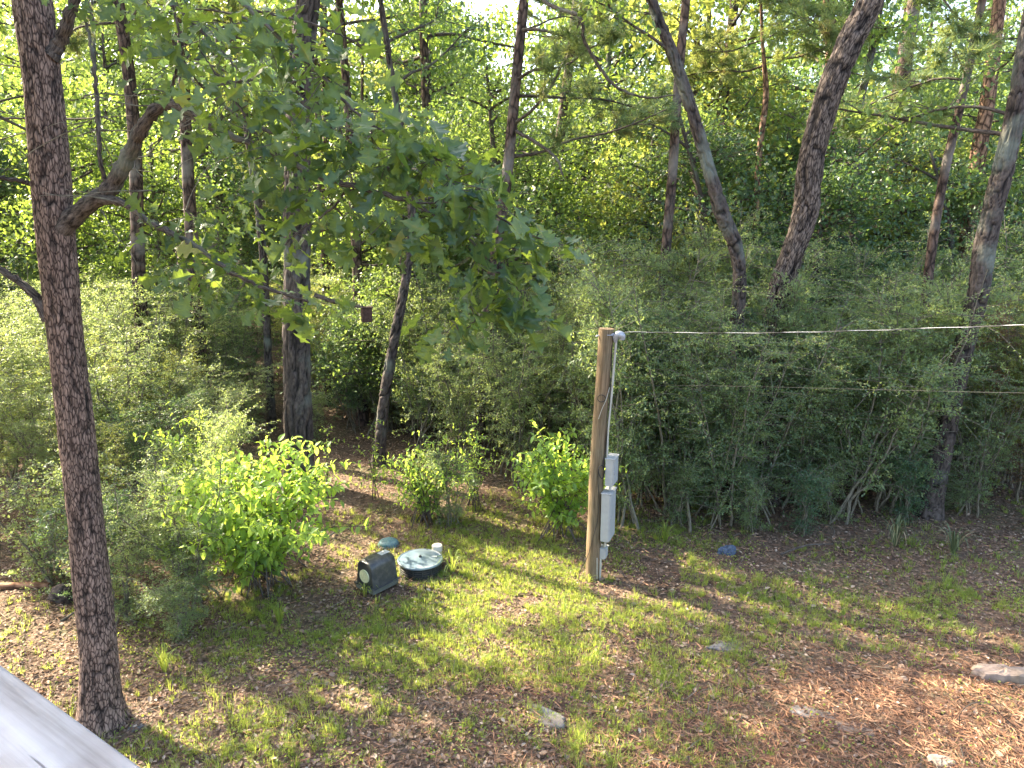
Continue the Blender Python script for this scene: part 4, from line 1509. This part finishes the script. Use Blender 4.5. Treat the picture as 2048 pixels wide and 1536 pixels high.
long_grass(1790, 1090, .5, 26, "tall arching grass clump at the dark thicket's right foot, left of its twin", 1, M['old_grass'], .009)
long_grass(1905, 1110, .5, 22, "tall drooping grass clump right of the first one under the thicket's right end", 2, M['old_grass'], .009)
long_grass(905, 1145, .35, 26, "bright grass clump growing against the right side of the round septic riser", 3)
long_grass(560, 1250, .3, 22, "green grass clump in the shade below the bright beautyberry", 4)
long_grass(815, 1235, .22, 18, "sunlit green grass tuft in front of the round septic riser", 5)
long_grass(1125, 1055, .4, 26, "shaded long grass clump under the beautyberry by the pole", 6)
long_grass(1330, 1085, .35, 24, "green grass clump at the thicket's foot right of the pole", 7)
long_grass(330, 1345, .3, 26, "fresh green grass clump right of the near oak trunk", 8)
long_grass(1178, 1168, .16, 16, "small grass tuft at the left foot of the wooden pole", 10, wd=.003)
long_grass(1215, 1165, .12, 14, "small grass tuft at the right foot of the wooden pole", 11, wd=.003)
long_grass(245, 1440, .14, 18, "small grass tuft at the right foot of the near oak", 12, wd=.003)
long_grass(805, 1172, .14, 14, "small grass tuft between the pump housing and the septic riser", 13, wd=.003)
long_grass(730, 1190, .2, 12, "small grass tuft at the front corner of the pump housing", 9)


# ------------------------------------------------------------------ stones
def stone(px, py, lx, ly, h, rot, label, m, seed, name="stone", z=None):
    rng = np.random.default_rng(seed)
    c = gp(px, py)
    c[2] = float(gz(c[0], c[1])) if z is None else z
    g = Geo()
    k, rings = 22, 7
    if h < .1:
        h *= .6
    V = []
    th = np.linspace(0, 2 * np.pi, k, endpoint=False)
    prof = 1 + .16 * np.sin(th * 2 + rng.uniform(0, 6)) + .12 * np.sin(th * 3 + rng.uniform(0, 6)) + .08 * rng.normal(0, 1, k)
    for i in range(rings):
        t = i / (rings - 1)
        rad = [1.03, 1.04, 1.0, .93, .75, .42, .05][i]
        zz = [-.5, .1, .55, .82, .95, 1.0, 1.03][i]
        xx = np.cos(th) * prof * rad * lx / 2
        yy = np.sin(th) * prof * rad * ly / 2
        z_ = zz * h * (1 + .15 * np.sin(th + seed)) + rng.normal(0, h * .06, k)
        V.append(np.stack([xx * math.cos(rot) - yy * math.sin(rot), xx * math.sin(rot) + yy * math.cos(rot), z_], -1))
    V = np.array(V).reshape(-1, 3) + c
    F = [[i * k + j, i * k + (j + 1) % k, (i + 1) * k + (j + 1) % k, (i + 1) * k + j] for i in range(rings - 1) for j in range(k)]
    g.add(V, F)
    g.add(V[-k:], [list(range(k))])
    return single(name, g, m, label, "stone", loc=c)


M['stone'] = plain("grey_stone", (.17, .155, .145), .9, .2, .45, 18, bump=.6, dirt=(.13, .10, .075))
M['stone_red'] = plain("reddish_stone", (.22, .17, .14), .9, .2, .4, 14, bump=.6, dirt=(.16, .13, .08))
M['blue_stone'] = plain("blue_stone", (.06, .08, .12), .8, .3, .5, 30, bump=.8)
stone(1090, 1440, .46, .22, .05, -.55, "flat pitted grey stone sunk in the leaf litter at bottom centre", M['stone'], 1)
stone(2005, 1360, .62, .30, .12, -.25, "flat tilted pale stone slab by the pine straw at the right border", M['stone_red'], 2)
stone(1625, 1425, .45, .18, .035, -.4, "half buried flat grey stone among pine needles", M['stone'], 3)
stone(1707, 1454, .45, .2, .03, -.4, "half buried flat reddish stone just below the grey one among pine needles", M['stone_red'], 4)
stone(1465, 1289, .6, .22, .03, .1, "thin buried stone slab flush with the ground below the thicket", M['stone'], 5)
stone(1882, 1524, .24, .14, .07, .1, "small rounded pale stone at the bottom right in the pine straw", M['stone_red'], 6)
stone(1807, 1362, .09, .07, .06, 0, "fist sized pale pebble left of the pine straw slab", M['stone_red'], 7)
stone(1455, 1107, .24, .16, .11, .2, "small blue grey rock in the litter at the thicket's foot", M['blue_stone'], 8, name="blue_rock")
stone(270, 1456, .16, .1, .03, .4, "small flat stone right of the near oak's foot", M['stone'], 9)

# ------------------------------------------------------------------ septic riser, pump housing, dome, cleanout
def lathe(g, c, prof, k=48, mat=0, close=True):
    th = np.linspace(0, 2 * np.pi, k, endpoint=False)
    V = np.array([[(r_ * math.cos(a), r_ * math.sin(a), z_) for a in th] for r_, z_ in prof]).reshape(-1, 3) + np.asarray(c)
    n = len(prof)
    F = [[i * k + j, i * k + (j + 1) % k, (i + 1) * k + (j + 1) % k, (i + 1) * k + j] for i in range(n - 1) for j in range(k)]
    g.add(V, F, mat)
    if close:
        g.add(V[-k:], [list(range(k))], mat)


def box(g, c, sx, sy, sz, rot=0.0, bev=.006, mat=0, tilt=0.0):
    """bevelled box centred on c"""
    hx, hy, hz = sx / 2, sy / 2, sz / 2
    b_ = min(bev, hx * .4, hy * .4, hz * .4)
    V = []
    for zz, ins in ((-hz, b_), (-hz + b_, 0), (hz - b_, 0), (hz, b_)):
        for x_, y_ in ((-1, -1), (1, -1), (1, 1), (-1, 1)):
            ex, ey = hx - ins, hy - ins
            # cut each vertical corner
            if (x_, y_) in ((-1, -1), (1, 1)):
                V += [(x_ * ex, y_ * (ey - b_), zz), (x_ * (ex - b_), y_ * ey, zz)]
            else:
                V += [(x_ * (ex - b_), y_ * ey, zz), (x_ * ex, y_ * (ey - b_), zz)]
    V = np.array(V)
    ct, st_ = math.cos(tilt), math.sin(tilt)
    V = np.stack([V[:, 0] * ct + V[:, 2] * st_, V[:, 1], -V[:, 0] * st_ + V[:, 2] * ct], -1)
    cr, sr = math.cos(rot), math.sin(rot)
    V = np.stack([V[:, 0] * cr - V[:, 1] * sr, V[:, 0] * sr + V[:, 1] * cr, V[:, 2]], -1) + np.asarray(c)
    k = 8
    F4 = [[i * k + j, i * k + (j + 1) % k, (i + 1) * k + (j + 1) % k, (i + 1) * k + j] for i in range(3) for j in range(k)]
    g.add(V, F4, mat)
    g.add(V[:k], [list(range(k))[::-1]], mat)
    g.add(V[-k:], [list(range(k))], mat)


M['lid'] = plain("teal_lid_plastic", (.11, .155, .19), .3, .6, .1, 9, bump=.05, dirt=(.24, .27, .25))
M['black_pl'] = plain("black_ribbed_plastic", (.022, .024, .024), .5, .5, .2, 30, dirt=(.06, .055, .045))
M['grey_pl'] = plain("dark_grey_plastic", (.034, .035, .036), .4, .5, .12, 60, bump=.1, dirt=(.09, .085, .075))
M['vent'] = plain("cream_vent", (.62, .60, .38), .55, .4, .1, 40)
M['pvc'] = plain("white_pvc", (.50, .46, .38), .4, .5, .08, 20, dirt=(.42, .34, .25))
M['sticker'] = plain("grey_label", (.36, .38, .38), .5, .4, .08, 60, bump=0)
M['ink'] = plain("dark_ink", (.05, .05, .06), .6, .3, .1, 60, bump=0)

rc = np.array([-1.31, 9.80, float(gz(-1.31, 9.8)) - .02])
rs = thing("septic_riser", "round black ribbed septic riser with a shiny blue green lid", "septic riser", rc)
g = Geo()
prof = [(.275, -.03)]
for i in range(5):
    z = .0 + i * .034
    prof += [(.278, z), (.300, z + .006), (.300, z + .016), (.278, z + .022)]
prof += [(.278, .185)]
lathe(g, rc, prof, 56)
for q in range(14):
    a = q * 2 * np.pi / 14
    box(g, rc + [.289 * math.cos(a), .289 * math.sin(a), .09], .018, .016, .17, a, .003)
part("riser", g, M['black_pl'], rs, smooth=False)
g = Geo()
lathe(g, rc, [(.300, .178), (.322, .182), (.325, .200), (.316, .212), (.304, .215), (.302, .209), (.29, .211), (.2, .224), (.1, .231), (.02, .233)], 64)
lid = part("lid", g, M['lid'], rs, smooth=True)
g = Geo()
lathe(g, rc + [.0, .0, .231], [(.02, 0), (.02, .02), (.013, .03), (.004, .031)], 12)
part("knob", g, M['black_pl'], lid)
g = Geo()
for q in range(6):
    a = q * np.pi / 3 + .3
    lathe(g, rc + [.296 * math.cos(a), .296 * math.sin(a), .2075], [(.009, 0), (.009, .008), (.003, .010)], 8)
    if q < 5:
        part("screw", g, M['black_pl'], lid); g = Geo()
part("screw", g, M['black_pl'], lid)
g = Geo()
box(g, rc + [.2, .03, .2255], .075, .045, .003, .1, .001)
part("label_plate", g, M['sticker'], lid)

# pump housing
ax_l = unit(np.array([.31, .38, 0.]))          # along the body, away from the vent
ax_w = np.array([ax_l[1], -ax_l[0], 0.])       # to the right of the vent face
pc = np.array([-1.845, 9.335, 0.]); pc[2] = float(gz(pc[0], pc[1]))
ph = thing("pump_housing", "dark grey plastic air pump housing with rounded top and round cream vent", "pump housing", pc)
rot_w = math.atan2(ax_w[1], ax_w[0])


def loc3(a, l, z):
    return pc + ax_w * a * 1.1 + ax_l * l * 1.08 + np.array([0, 0, z + .05])


def hood(g, sects):
    """rounded-top cross sections lofted along the body: (l, half width bottom, half width top, height, z0)"""
    rings = []
    for (l, wb, wt, h, z0) in sects:
        pr = [(-wb, z0), (-wb * .985, z0 + .03)]
        for q in range(11):
            a = math.pi - q * math.pi / 10
            pr.append((math.copysign(abs(math.cos(a)) ** .55, math.cos(a)) * wt, z0 + h - .13 + .13 * abs(math.sin(a)) ** .75))
        pr += [(wb * .985, z0 + .03), (wb, z0)]
        rings.append([loc3(a, l, z) for a, z in pr])
    k = len(rings[0])
    V = np.array(rings).reshape(-1, 3)
    F = [[i * k + j, i * k + j + 1, (i + 1) * k + j + 1, (i + 1) * k + j] for i in range(len(rings) - 1) for j in range(k - 1)]
    g.add(V, F)
    g.add(np.array(rings[0]), [list(range(k))])
    g.add(np.array(rings[-1]), [list(range(k))[::-1]])


g = Geo()
hood(g, [(-.195, .150, .128, .325, .07), (-.19, .158, .135, .335, .07), (-.12, .162, .139, .347, .07), (.0, .166, .143, .355, .07), (.12, .163, .140, .350, .07), (.195, .158, .133, .337, .07), (.202, .148, .124, .325, .07)])
body = part("housing", g, M['grey_pl'], ph, smooth=False)
for p_ in body.data.polygons:
    p_.use_smooth = len(p_.vertices) == 4
g = Geo()
box(g, loc3(0, 0, .062), .40, .48, .018, rot_w, .005)
part("flange", g, M['grey_pl'], ph)
g = Geo()
box(g, loc3(0, -.0, .018), .37, .45, .07, rot_w, .008)
M['conc'] = plain("base_block", (.13, .13, .11), .9, .2, .3, 20, dirt=(.06, .06, .04))
part("base", g, M['conc'], ph)
# vent: ring + louvres, facing -ax_l
g = Geo()
vc = loc3(0, -.200, .205)
th = np.linspace(0, 2 * np.pi, 40, endpoint=False)


def disc_ring(g, r0, r1, d0, d1):
    V = []
    for rr_, dd in ((r0, d0), (r1, d1)):
        for a in th:
            V.append(vc + ax_w * rr_ * math.cos(a) + np.array([0, 0, 1]) * rr_ * math.sin(a) - ax_l * dd)
    k = len(th)
    g.add(np.array(V), [[j, (j + 1) % k, k + (j + 1) % k, k + j] for j in range(k)])


disc_ring(g, .092, .092, -.01, .010); disc_ring(g, .092, .080, .010, .010); disc_ring(g, .080, .080, .010, .001); disc_ring(g, .080, .0005, .001, .001)
vent = part("vent", g, M['vent'], ph)
for q in range(9):
    zz = -.066 + q * .0165
    hw = math.sqrt(max(.0, .079 ** 2 - zz * zz)) - .002
    g = Geo()
    box(g, vc + np.array([0, 0, zz]) - ax_l * .0075, hw * 2, .010, .006, rot_w, .0015)
    part("louvre", g, M['vent'], vent)
g = Geo()
box(g, loc3(.0, .12, .4235), .10, .15, .003, rot_w, .001, tilt=.0)
stk = part("label_plate", g, M['sticker'], ph)
g = Geo()
for q, (a0, ln) in enumerate([(-.05, .11), (-.02, .08), (.01, .12), (.04, .09)]):
    box(g, loc3(-.03 + q * .019, .12, .4256), .004, ln, .0012, rot_w, .0003)
part("print", g, M['ink'], stk, kind="stuff")
for (a, l) in ((-.035, -.14), (.02, -.15)):
    g = Geo()
    lathe(g, loc3(a, l, .4135), [(.012, 0), (.012, .009), (.004, .011)], 10)
    part("screw", g, M['black_pl'], ph)

c = gp(777, 1086); c[2] = float(gz(c[0], c[1]))
g = Geo()
dm = thing("access_cover", "small blue green domed access cover in the litter behind the pump housing", "access cover", c)
lathe(g, c, [(.150, -.02), (.152, .02), (.148, .045), (.130, .060), (.098, .076), (.055, .086), (.01, .088)], 28)
V = g.v[0]
nn = vnoise(V[:, 0] * 25 + 500, V[:, 1] * 25, 5) - .5
V[:, 2] += nn * .012
M['dome'] = plain("weathered_teal_plastic", (.05, .12, .14), .6, .4, .4, 35, bump=.5, dirt=(.16, .22, .22))
part("dome", g, M['dome'], dm, smooth=True)
g = Geo()
lathe(g, c, [(.155, -.02), (.168, -.01), (.168, .012), (.152, .016)], 28, close=False)
part("rim", g, M['dome'], dm, smooth=True)

c = np.array([-1.10, 10.12, float(gz(-1.1, 10.12))])
pv = thing("cleanout_pipe", "short white plastic cleanout pipe with a flat cap behind the round lid", "pipe", c)
g = Geo()
lathe(g, c, [(.066, -.03), (.066, .19)], 28, close=False)
part("pipe", g, M['pvc'], pv, smooth=True)
g = Geo()
lathe(g, c, [(.066, .155), (.077, .157), (.078, .235), (.074, .243), (.02, .245), (.02, .238), (.001, .238)], 28)
part("cap", g, M['pvc'], pv, smooth=False)

# ------------------------------------------------------------------ service pole
pb = gp(1186, 1158)
pY = pb[1]
M['pole'] = None


def pole_mat():
    m, n, b = mat("weathered_pole_wood")
    tc = nd(n, "ShaderNodeTexCoord")
    mp = nd(n, "ShaderNodeMapping")
    mp.inputs["Scale"].default_value = (55, 2.2, 1)
    n.links.new(tc.outputs["UV"], mp.inputs[0])
    nz = nd(n, "ShaderNodeTexNoise")
    nz.inputs["Scale"].default_value = 1
    nz.inputs["Detail"].default_value = 7
    nz.inputs["Roughness"].default_value = .7
    n.links.new(mp.outputs[0], nz.inputs[0])
    r = ramp(n, nz.outputs[0], [(.28, (.035, .025, .018)), (.42, (.13, .095, .06)), (.6, (.22, .165, .11)), (.8, (.30, .24, .17))])
    nz2 = nd(n, "ShaderNodeTexNoise")
    nz2.inputs["Scale"].default_value = 2.0
    n.links.new(tc.outputs["UV"], nz2.inputs[0])
    r2 = ramp(n, nz2.outputs[0], [(.35, (.8, .85, .8)), (.65, (1.1, 1.0, .9))])
    c = mixc(n, 1, r.outputs[0], r2.outputs[0], 'MULTIPLY')
    n.links.new(c, b.inputs["Base Color"])
    b.inputs["Roughness"].default_value = .85
    b.inputs["Specular IOR Level"].default_value = .2
    bp = nd(n, "ShaderNodeBump")
    bp.inputs["Strength"].default_value = .8
    bp.inputs["Distance"].default_value = .008
    n.links.new(nz.outputs[0], bp.inputs["Height"])
    n.links.new(bp.outputs[0], b.inputs["Normal"])
    return m


M['pole'] = pole_mat()
sp_ = thing("service_pole", "short weathered wooden service pole carrying grey meter boxes and conduit", "utility pole", pb)
g = Geo()
Pp = np.array([at(x, y, pY) for x, y in ((1185, 1165), (1188, 1080), (1193, 960), (1200, 840), (1207, 740), (1213, 657))])
rad = [pxr(29.5, p) for p in Pp]
Cp = tube(g, Pp, rad, 26, 60, cap=True)
V = g.v[0]
V += np.stack([vnoise(V[:, 2] * 2, V[:, 0] * 9 + 50, 2) - .5] * 2 + [np.zeros(len(V))], -1).astype(np.float32) * .012
part("post", g, M['pole'], sp_, smooth=True)


def post_at(py):
    x = np.interp(py, [657, 740, 840, 960, 1080, 1165], [1213, 1207, 1200, 1193, 1188, 1185])
    return at(x, py, pY)


M['box'] = plain("grey_painted_steel", (.33, .335, .33), .5, .4, .08, 12, bump=.05, dirt=(.36, .35, .32))
M['galv'] = plain("galvanised_metal", (.34, .35, .38), .45, .5, .15, 40, metal=.3)
M['black'] = plain("black_cable", (.015, .015, .016), .5, .4, .1, 20, bump=0)
M['conduit'] = plain("grey_conduit", (.42, .40, .34), .5, .4, .1, 20, dirt=(.28, .25, .2))
BROT = R(-22)      # front face normal turned towards the viewer


def pole_box(x0, x1, y0, y1, name, depth, width, label):
    c = at((x0 + x1) / 2, (y0 + y1) / 2, pY - .01)
    h = (y1 - y0) / FPX * zc(c) / math.cos(PITCH) * .97
    g = Geo()
    box(g, c, depth, width, h - .02, BROT, .006)
    b_ = part(name, g, M['box'], sp_, label=label)
    g = Geo()       # hinged door standing proud on the front, and rain hood
    nx = np.array([math.cos(BROT), math.sin(BROT), 0])
    box(g, c + nx * (depth / 2 + .006), .012, width - .012, h - .05, BROT, .004)
    part("door", g, M['box'], b_)
    g = Geo()
    box(g, c + nx * .008 + [0, 0, h / 2 - .004], depth + .03, width + .012, .012, BROT, .003)
    part("rain_hood", g, M['box'], b_)
    g = Geo()
    box(g, c + nx * (depth / 2 + .018) - np.array([nx[1], -nx[0], 0]) * (-width * .38), .014, .02, .05, BROT, .003)
    part("latch", g, M['galv'], b_)
    return c, h


cU, hU = pole_box(1209, 1236, 911, 970, "upper_box", .105, .25, "shorter grey meter box above the long one")
cL, hL = pole_box(1199, 1232, 977, 1081, "lower_box", .115, .30, "long narrow light grey panel box")
cS, hS = pole_box(1197, 1216, 1092, 1117, "disconnect_box", .075, .14, "small grey disconnect box near the ground")
g = Geo()
P = np.array([at(1232, 683, pY - .06), at(1229, 720, pY - .06), at(1222, 800, pY - .06), at(1216, 860, pY - .06), at(1214, 915, pY - .05)])
tube(g, P, .016, 10, 30)
part("conduit", g, M['conduit'], sp_, smooth=True)
for (xa, ya, xb, yb, rr_) in ((1221, 968, 1220, 980, .02), (1211, 1080, 1209, 1094, .018), (1201, 1114, 1199, 1160, .019)):
    g = Geo()
    tube(g, np.array([at(xa, ya, pY - .04), at(xb, yb, pY - .04)]), rr_, 10, 4)
    part("conduit", g, M['conduit'], sp_, smooth=True)
g = Geo()
tube(g, np.array([at(1194, 1116, pY - .10), at(1194, 1158, pY - .1)]), .007, 6, 4)
part("ground_wire", g, M['conduit'], sp_, smooth=True)
# weatherhead
wc = at(1236, 676, pY - .06)
g = Geo()
pts = np.array([wc + [-.03, 0, -.06], wc + [-.03, 0, .0], wc + [.0, -.01, .045], wc + [.045, -.015, .03], wc + [.05, -.015, -.02]])
tube(g, pts, [.02, .042, .052, .05, .035], 14, 20)
part("weatherhead", g, M['galv'], sp_, smooth=True)
g = Geo()
ps = post_at(668)
box(g, ps + [.075, -.06, .0], .06, .03, .035, 0, .006)
tube(g, np.array([ps + [.0, -.105, 0], ps + [.05, -.10, .0], ps + [.10, -.06, .0], ps + [.115, -.02, 0]]), .006, 6, 10)
part("bracket", g, M['galv'], sp_)
g = Geo()
tube(g, np.array([ps + [-.09, -.03, -.02], ps + [-.115, -.03, -.015], ps + [-.13, -.03, -.03]]), .011, 8, 6)
part("bolt", g, M['galv'], sp_)
g = Geo()
th2 = np.linspace(0, 2 * np.pi, 14, endpoint=False)
# cable runs down the right face, crosses the front, hangs in a loop and ends in the grass
cab = [(1222, 690), (1221, 730), (1220, 772), (1217, 800), (1207, 812), (1201, 820)]
f_off = lambda x, y, o=.098: at(x, y, pY - o)
tube(g, np.array([f_off(1224, 690, .06), f_off(1223, 740, .06), f_off(1221, 772, .075), f_off(1218, 820, .07), f_off(1214, 870, .07), f_off(1211, 905, .075), f_off(1206, 930, .1),
                  f_off(1209, 945, .12), f_off(1204, 957, .13), f_off(1198, 948, .125), f_off(1197, 936, .125), f_off(1204, 931, .13), f_off(1209, 936, .12)]), .006, 6, 90)
part("cable", g, M['black'], sp_, smooth=True, label="black cable looped on the pole")
g = Geo()
tube(g, np.array([f_off(1197, 934, .115), f_off(1196, 965, .11), f_off(1198, 1000, .11), f_off(1195, 1040, .112), f_off(1186, 1075, .112), f_off(1178, 1105, .11), f_off(1168, 1128, .11), f_off(1161, 1140, .12), f_off(1156, 1160, .13)]), .0045, 6, 60)
part("cable", g, M['black'], sp_, smooth=True)
g = Geo()
a = np.linspace(.3, 2 * np.pi, 12)
tube(g, np.array([f_off(1203 + 8 * math.cos(q), 797 + 7 * math.sin(q), .105) for q in a]), .0045, 5, 40)
part("cable", g, M['black'], sp_, smooth=True)
g = Geo()
tube(g, np.array([f_off(1219, 775, .08), f_off(1212, 800, .10), f_off(1204, 818, .105), f_off(1197, 838, .10)]), .0045, 6, 20)
part("cable", g, M['conduit'], sp_, smooth=True)

# overhead lines
def cable_line(pts, r0, name, label, m, strands=1):
    P = np.array([at(*p) for p in pts])
    C = catmull(P, 160)
    g = Geo()
    if strands == 1:
        tube(g, C, r0, 6, 160)
    else:
        L = np.concatenate([[0], np.cumsum(np.linalg.norm(np.diff(C, axis=0), axis=1))])
        for s_ in range(strands):
            ph_ = s_ * 2 * np.pi / strands
            off = np.stack([np.zeros(160), np.cos(L * 9 + ph_), np.sin(L * 9 + ph_)], -1) * r0 * 1.1
            tube(g, C + off, r0, 5, 160, mat=1 if s_ == 0 else 0)
    return single(name, g, m, label, "cable", smooth=True, loc=C[0])


cable_line([(1240, 668, pY - .05), (1262, 664, 9.4), (1330, 665, 9.1), (1500, 666, 8.3), (1700, 662, 7.5), (1900, 655, 6.8), (2048, 650, 6.3), (2300, 640, 5.6)], .0027,
           "service_drop_cable", "twisted overhead service cable running from the pole top to the right border", [M['black'], M['galv']], 3)
cable_line([(1222, 772, pY - .07), (1340, 771, 9.1), (1500, 773, 8.4), (1700, 778, 7.6), (1900, 783, 6.8), (2048, 786, 6.3), (2300, 790, 5.6)], .002,
           "thin_cable", "thin black cable running right below the overhead service cable", M['black'])

# wire hoop
g = Geo()
hY = gp(1921, 1466)
pts = np.array([gp(1921, 1466), at(1919, 1435, hY[1]), at(1926, 1420, hY[1]), at(1942, 1408, hY[1] - .02), at(1965, 1404, hY[1] - .05), at(1985, 1412, hY[1] - .08),
                at(2005, 1432, hY[1] - .1), at(2030, 1454, hY[1] - .1), at(2060, 1475, hY[1] - .12), gp(2090, 1500)])
pts[0, 2] -= .03
tube(g, pts, .0035, 6, 60)
single("wire_hoop", g, M['black'], "thin black wire hoop stuck in the pine straw at the bottom right", "garden wire", smooth=True, loc=hY)

# dark bird box at the end of the bare branch
c = at(733, 626, 12.7)
bb = thing("bird_box", "small dark brown box hanging from a bare branch of the thick oak", "bird box", c)
M['brown_wood'] = plain("dark_brown_wood", (.06, .035, .028), .85, .2, .35, 25, bump=.5)
g = Geo(); box(g, c + [0, 0, -.03], .17, .16, .24, .35, .006); part("box_body", g, M['brown_wood'], bb)
g = Geo(); box(g, c + [0, 0, .098], .21, .2, .014, .35, .004); part("roof", g, M['brown_wood'], bb)

# rotting stump and log left of the near oak
c = gp(118, 1205); c[2] = 0
st = thing("tree_stump", "dark rotten stump lying in the litter just left of the near oak trunk", "stump", c)
g = Geo()
tube(g, np.array([c + [-.12, .1, .02], c + [.02, .05, .10], c + [.2, .02, .12]]), [.09, .13, .12], 18, 26, bark=(.05, .1, .03), seed=3)
part("wood", g, M['dark_bark'], st, smooth=True)
g = Geo()
c2 = gp(40, 1180)
lg = np.array([gp(-80, 1182), gp(0, 1180), gp(60, 1178), gp(100, 1178)]) + [0, 0, .05]
tube(g, lg, [.05, .055, .05, .04], 10, 24)
M['rotten'] = bark_mat("rotten_wood", (.12, .06, .035), (.34, .19, .12), 12, 4)
single("fallen_log", g, M['rotten'], "reddish rotten log lying at the left border behind the deck rail", "log", smooth=True, loc=lg[0])
# fallen sticks
for i, (x0, y0, x1, y1, wd, lab) in enumerate([
        (120, 1245, 210, 1205, 5, "thin pale stick leaning beside the near oak's foot"), (640, 1085, 700, 1062, 5, "short bare stick on the ground behind the beautyberry"),
        (1560, 1110, 1665, 1094, 5, "long dark fallen branch along the thicket's foot"), (1060, 955, 1100, 925, 7, "pale broken stick beneath the beautyberry by the pole")]):
    a, b = gp(x0, y0), gp(x1, y1)
    g = Geo()
    m_ = (a + b) / 2 + [0.02, .05, .07]
    tube(g, np.array([a + [0, 0, .01], m_, b + [0, 0, .05]]), [pxr(wd, a), pxr(wd, a) * .8, pxr(wd, a) * .4], 7, 14)
    single("fallen_stick", g, M['grey_twig'] if i != 2 else M['dark_bark_s'], lab, "stick", smooth=True, loc=a)

# ------------------------------------------------------------------ deck rail
def rail_mat():
    m, n, b = mat("weathered_rail_wood")
    tc = nd(n, "ShaderNodeTexCoord")
    mp = nd(n, "ShaderNodeMapping")
    mp.inputs["Scale"].default_value = (1.6, 34, 34)
    n.links.new(tc.outputs["Object"], mp.inputs[0])
    nz = nd(n, "ShaderNodeTexNoise")
    nz.inputs["Scale"].default_value = 1
    nz.inputs["Detail"].default_value = 9
    nz.inputs["Roughness"].default_value = .65
    n.links.new(mp.outputs[0], nz.inputs[0])
    r = ramp(n, nz.outputs[0], [(.25, (.11, .10, .095)), (.42, (.22, .215, .215)), (.7, (.32, .32, .33))])
    nz2 = nd(n, "ShaderNodeTexNoise")
    nz2.inputs["Scale"].default_value = 14
    nz2.inputs["Detail"].default_value = 5
    n.links.new(tc.outputs["Object"], nz2.inputs[0])
    r2 = ramp(n, nz2.outputs[0], [(.3, (.82, .78, .76)), (.6, (1, 1, 1))])
    c = mixc(n, 1, r.outputs[0], r2.outputs[0], 'MULTIPLY')
    n.links.new(c, b.inputs["Base Color"])
    b.inputs["Roughness"].default_value = .75
    b.inputs["Specular IOR Level"].default_value = .25
    bp = nd(n, "ShaderNodeBump")
    bp.inputs["Strength"].default_value = .4
    bp.inputs["Distance"].default_value = .003
    n.links.new(nz.outputs[0], bp.inputs["Height"])
    n.links.new(bp.outputs[0], b.inputs["Normal"])
    return m


e0, e1 = gp(0, 1325, 4.45), gp(290, 1536, 4.45)
dr = unit(e1 - e0)
nrm = np.array([-dr[1], dr[0], 0.])            # pointing away from the viewer?
if nrm @ (e0 * [1, 1, 0]) < 0:
    nrm = -nrm
W_ = .19
cen = (e0 + e1) / 2 - nrm * W_ / 2 - np.array([0, 0, .02])
ang = math.atan2(dr[1], dr[0])
rl = thing("deck_rail", "weathered grey white wooden deck rail at the bottom left corner", "railing", (float(cen[0]), float(cen[1]), 4.43))


def rail_board():
    """cap board in its own frame (x along) with two grooved drying cracks"""
    cracks = [(-.045, -.16, .10), (-.012, -.55, -.12), (.035, .0, .3), (-.025, -.05, .12), (-.07, -.4, .0)]
    nx_, ny_ = 300, 170
    X, Y = np.meshgrid(np.linspace(-1.4, 1.4, nx_), np.linspace(-W_ / 2, W_ / 2, ny_), indexing='ij')
    Z = np.full_like(X, .019) + (fbm(X * 3 + 9, Y * 60 + 9, 4) - .5) * .0016
    for yc, xa, xb in cracks:
        line = yc + (vnoise(X * 3, X * 0, int(abs(yc) * 999)) - .5) * .012
        wdt = .0009 * np.clip(np.minimum(X - xa, xb - X) * 8, 0, 1)
        Z -= .005 * np.exp(-((Y - line) / (wdt + 1e-5)) ** 2) * (wdt > 0)
    e = np.minimum(Y + W_ / 2, W_ / 2 - Y)
    Z -= np.clip(.005 - e, 0, .005) ** 2 * 120
    g = Geo()
    k = ny_
    i, j = np.meshgrid(np.arange(nx_ - 1), np.arange(k - 1), indexing='ij')
    F = np.stack([i * k + j, (i + 1) * k + j, (i + 1) * k + j + 1, i * k + j + 1], -1).reshape(-1, 4)
    g.add(np.stack([X, Y, Z], -1), F)
    for sgn, col in ((1, k - 1), (-1, 0)):      # long edges
        top = np.stack([X[:, col], Y[:, col], Z[:, col]], -1)
        bot = top * [1, 1, 0] + [0, 0, -.019]
        V = np.concatenate([top, bot])
        g.add(V, [[a_, a_ + 1, nx_ + a_ + 1, nx_ + a_] if sgn < 0 else [a_ + 1, a_, nx_ + a_, nx_ + a_ + 1] for a_ in range(nx_ - 1)])
    g.add([[-1.4, -W_ / 2, -.019], [1.4, -W_ / 2, -.019], [1.4, W_ / 2, -.019], [-1.4, W_ / 2, -.019]], [[3, 2, 1, 0]])
    return g


def in_rail(name, g):
    o = bpy.data.objects.new(name, g.mesh(name, M['rail'], smooth=False))
    COL.objects.link(o)
    o.parent = rl
    WLOC[o] = WLOC[rl]
    return o


M['rail'] = rail_mat()
rl.rotation_euler = (0, 0, ang)
in_rail("cap_board", rail_board())
g = Geo(); box(g, (0, 0, -.067), 2.8, .04, .09, 0, .004); in_rail("rail_beam", g)
for q in range(13):
    g = Geo(); box(g, (-1.26 + q * .21, -.04, -.55), .036, .036, .92, 0, .003); in_rail("baluster", g)
g = Geo(); box(g, (0, .0, -1.0), 2.8, .04, .09, 0, .004); in_rail("rail_beam", g)
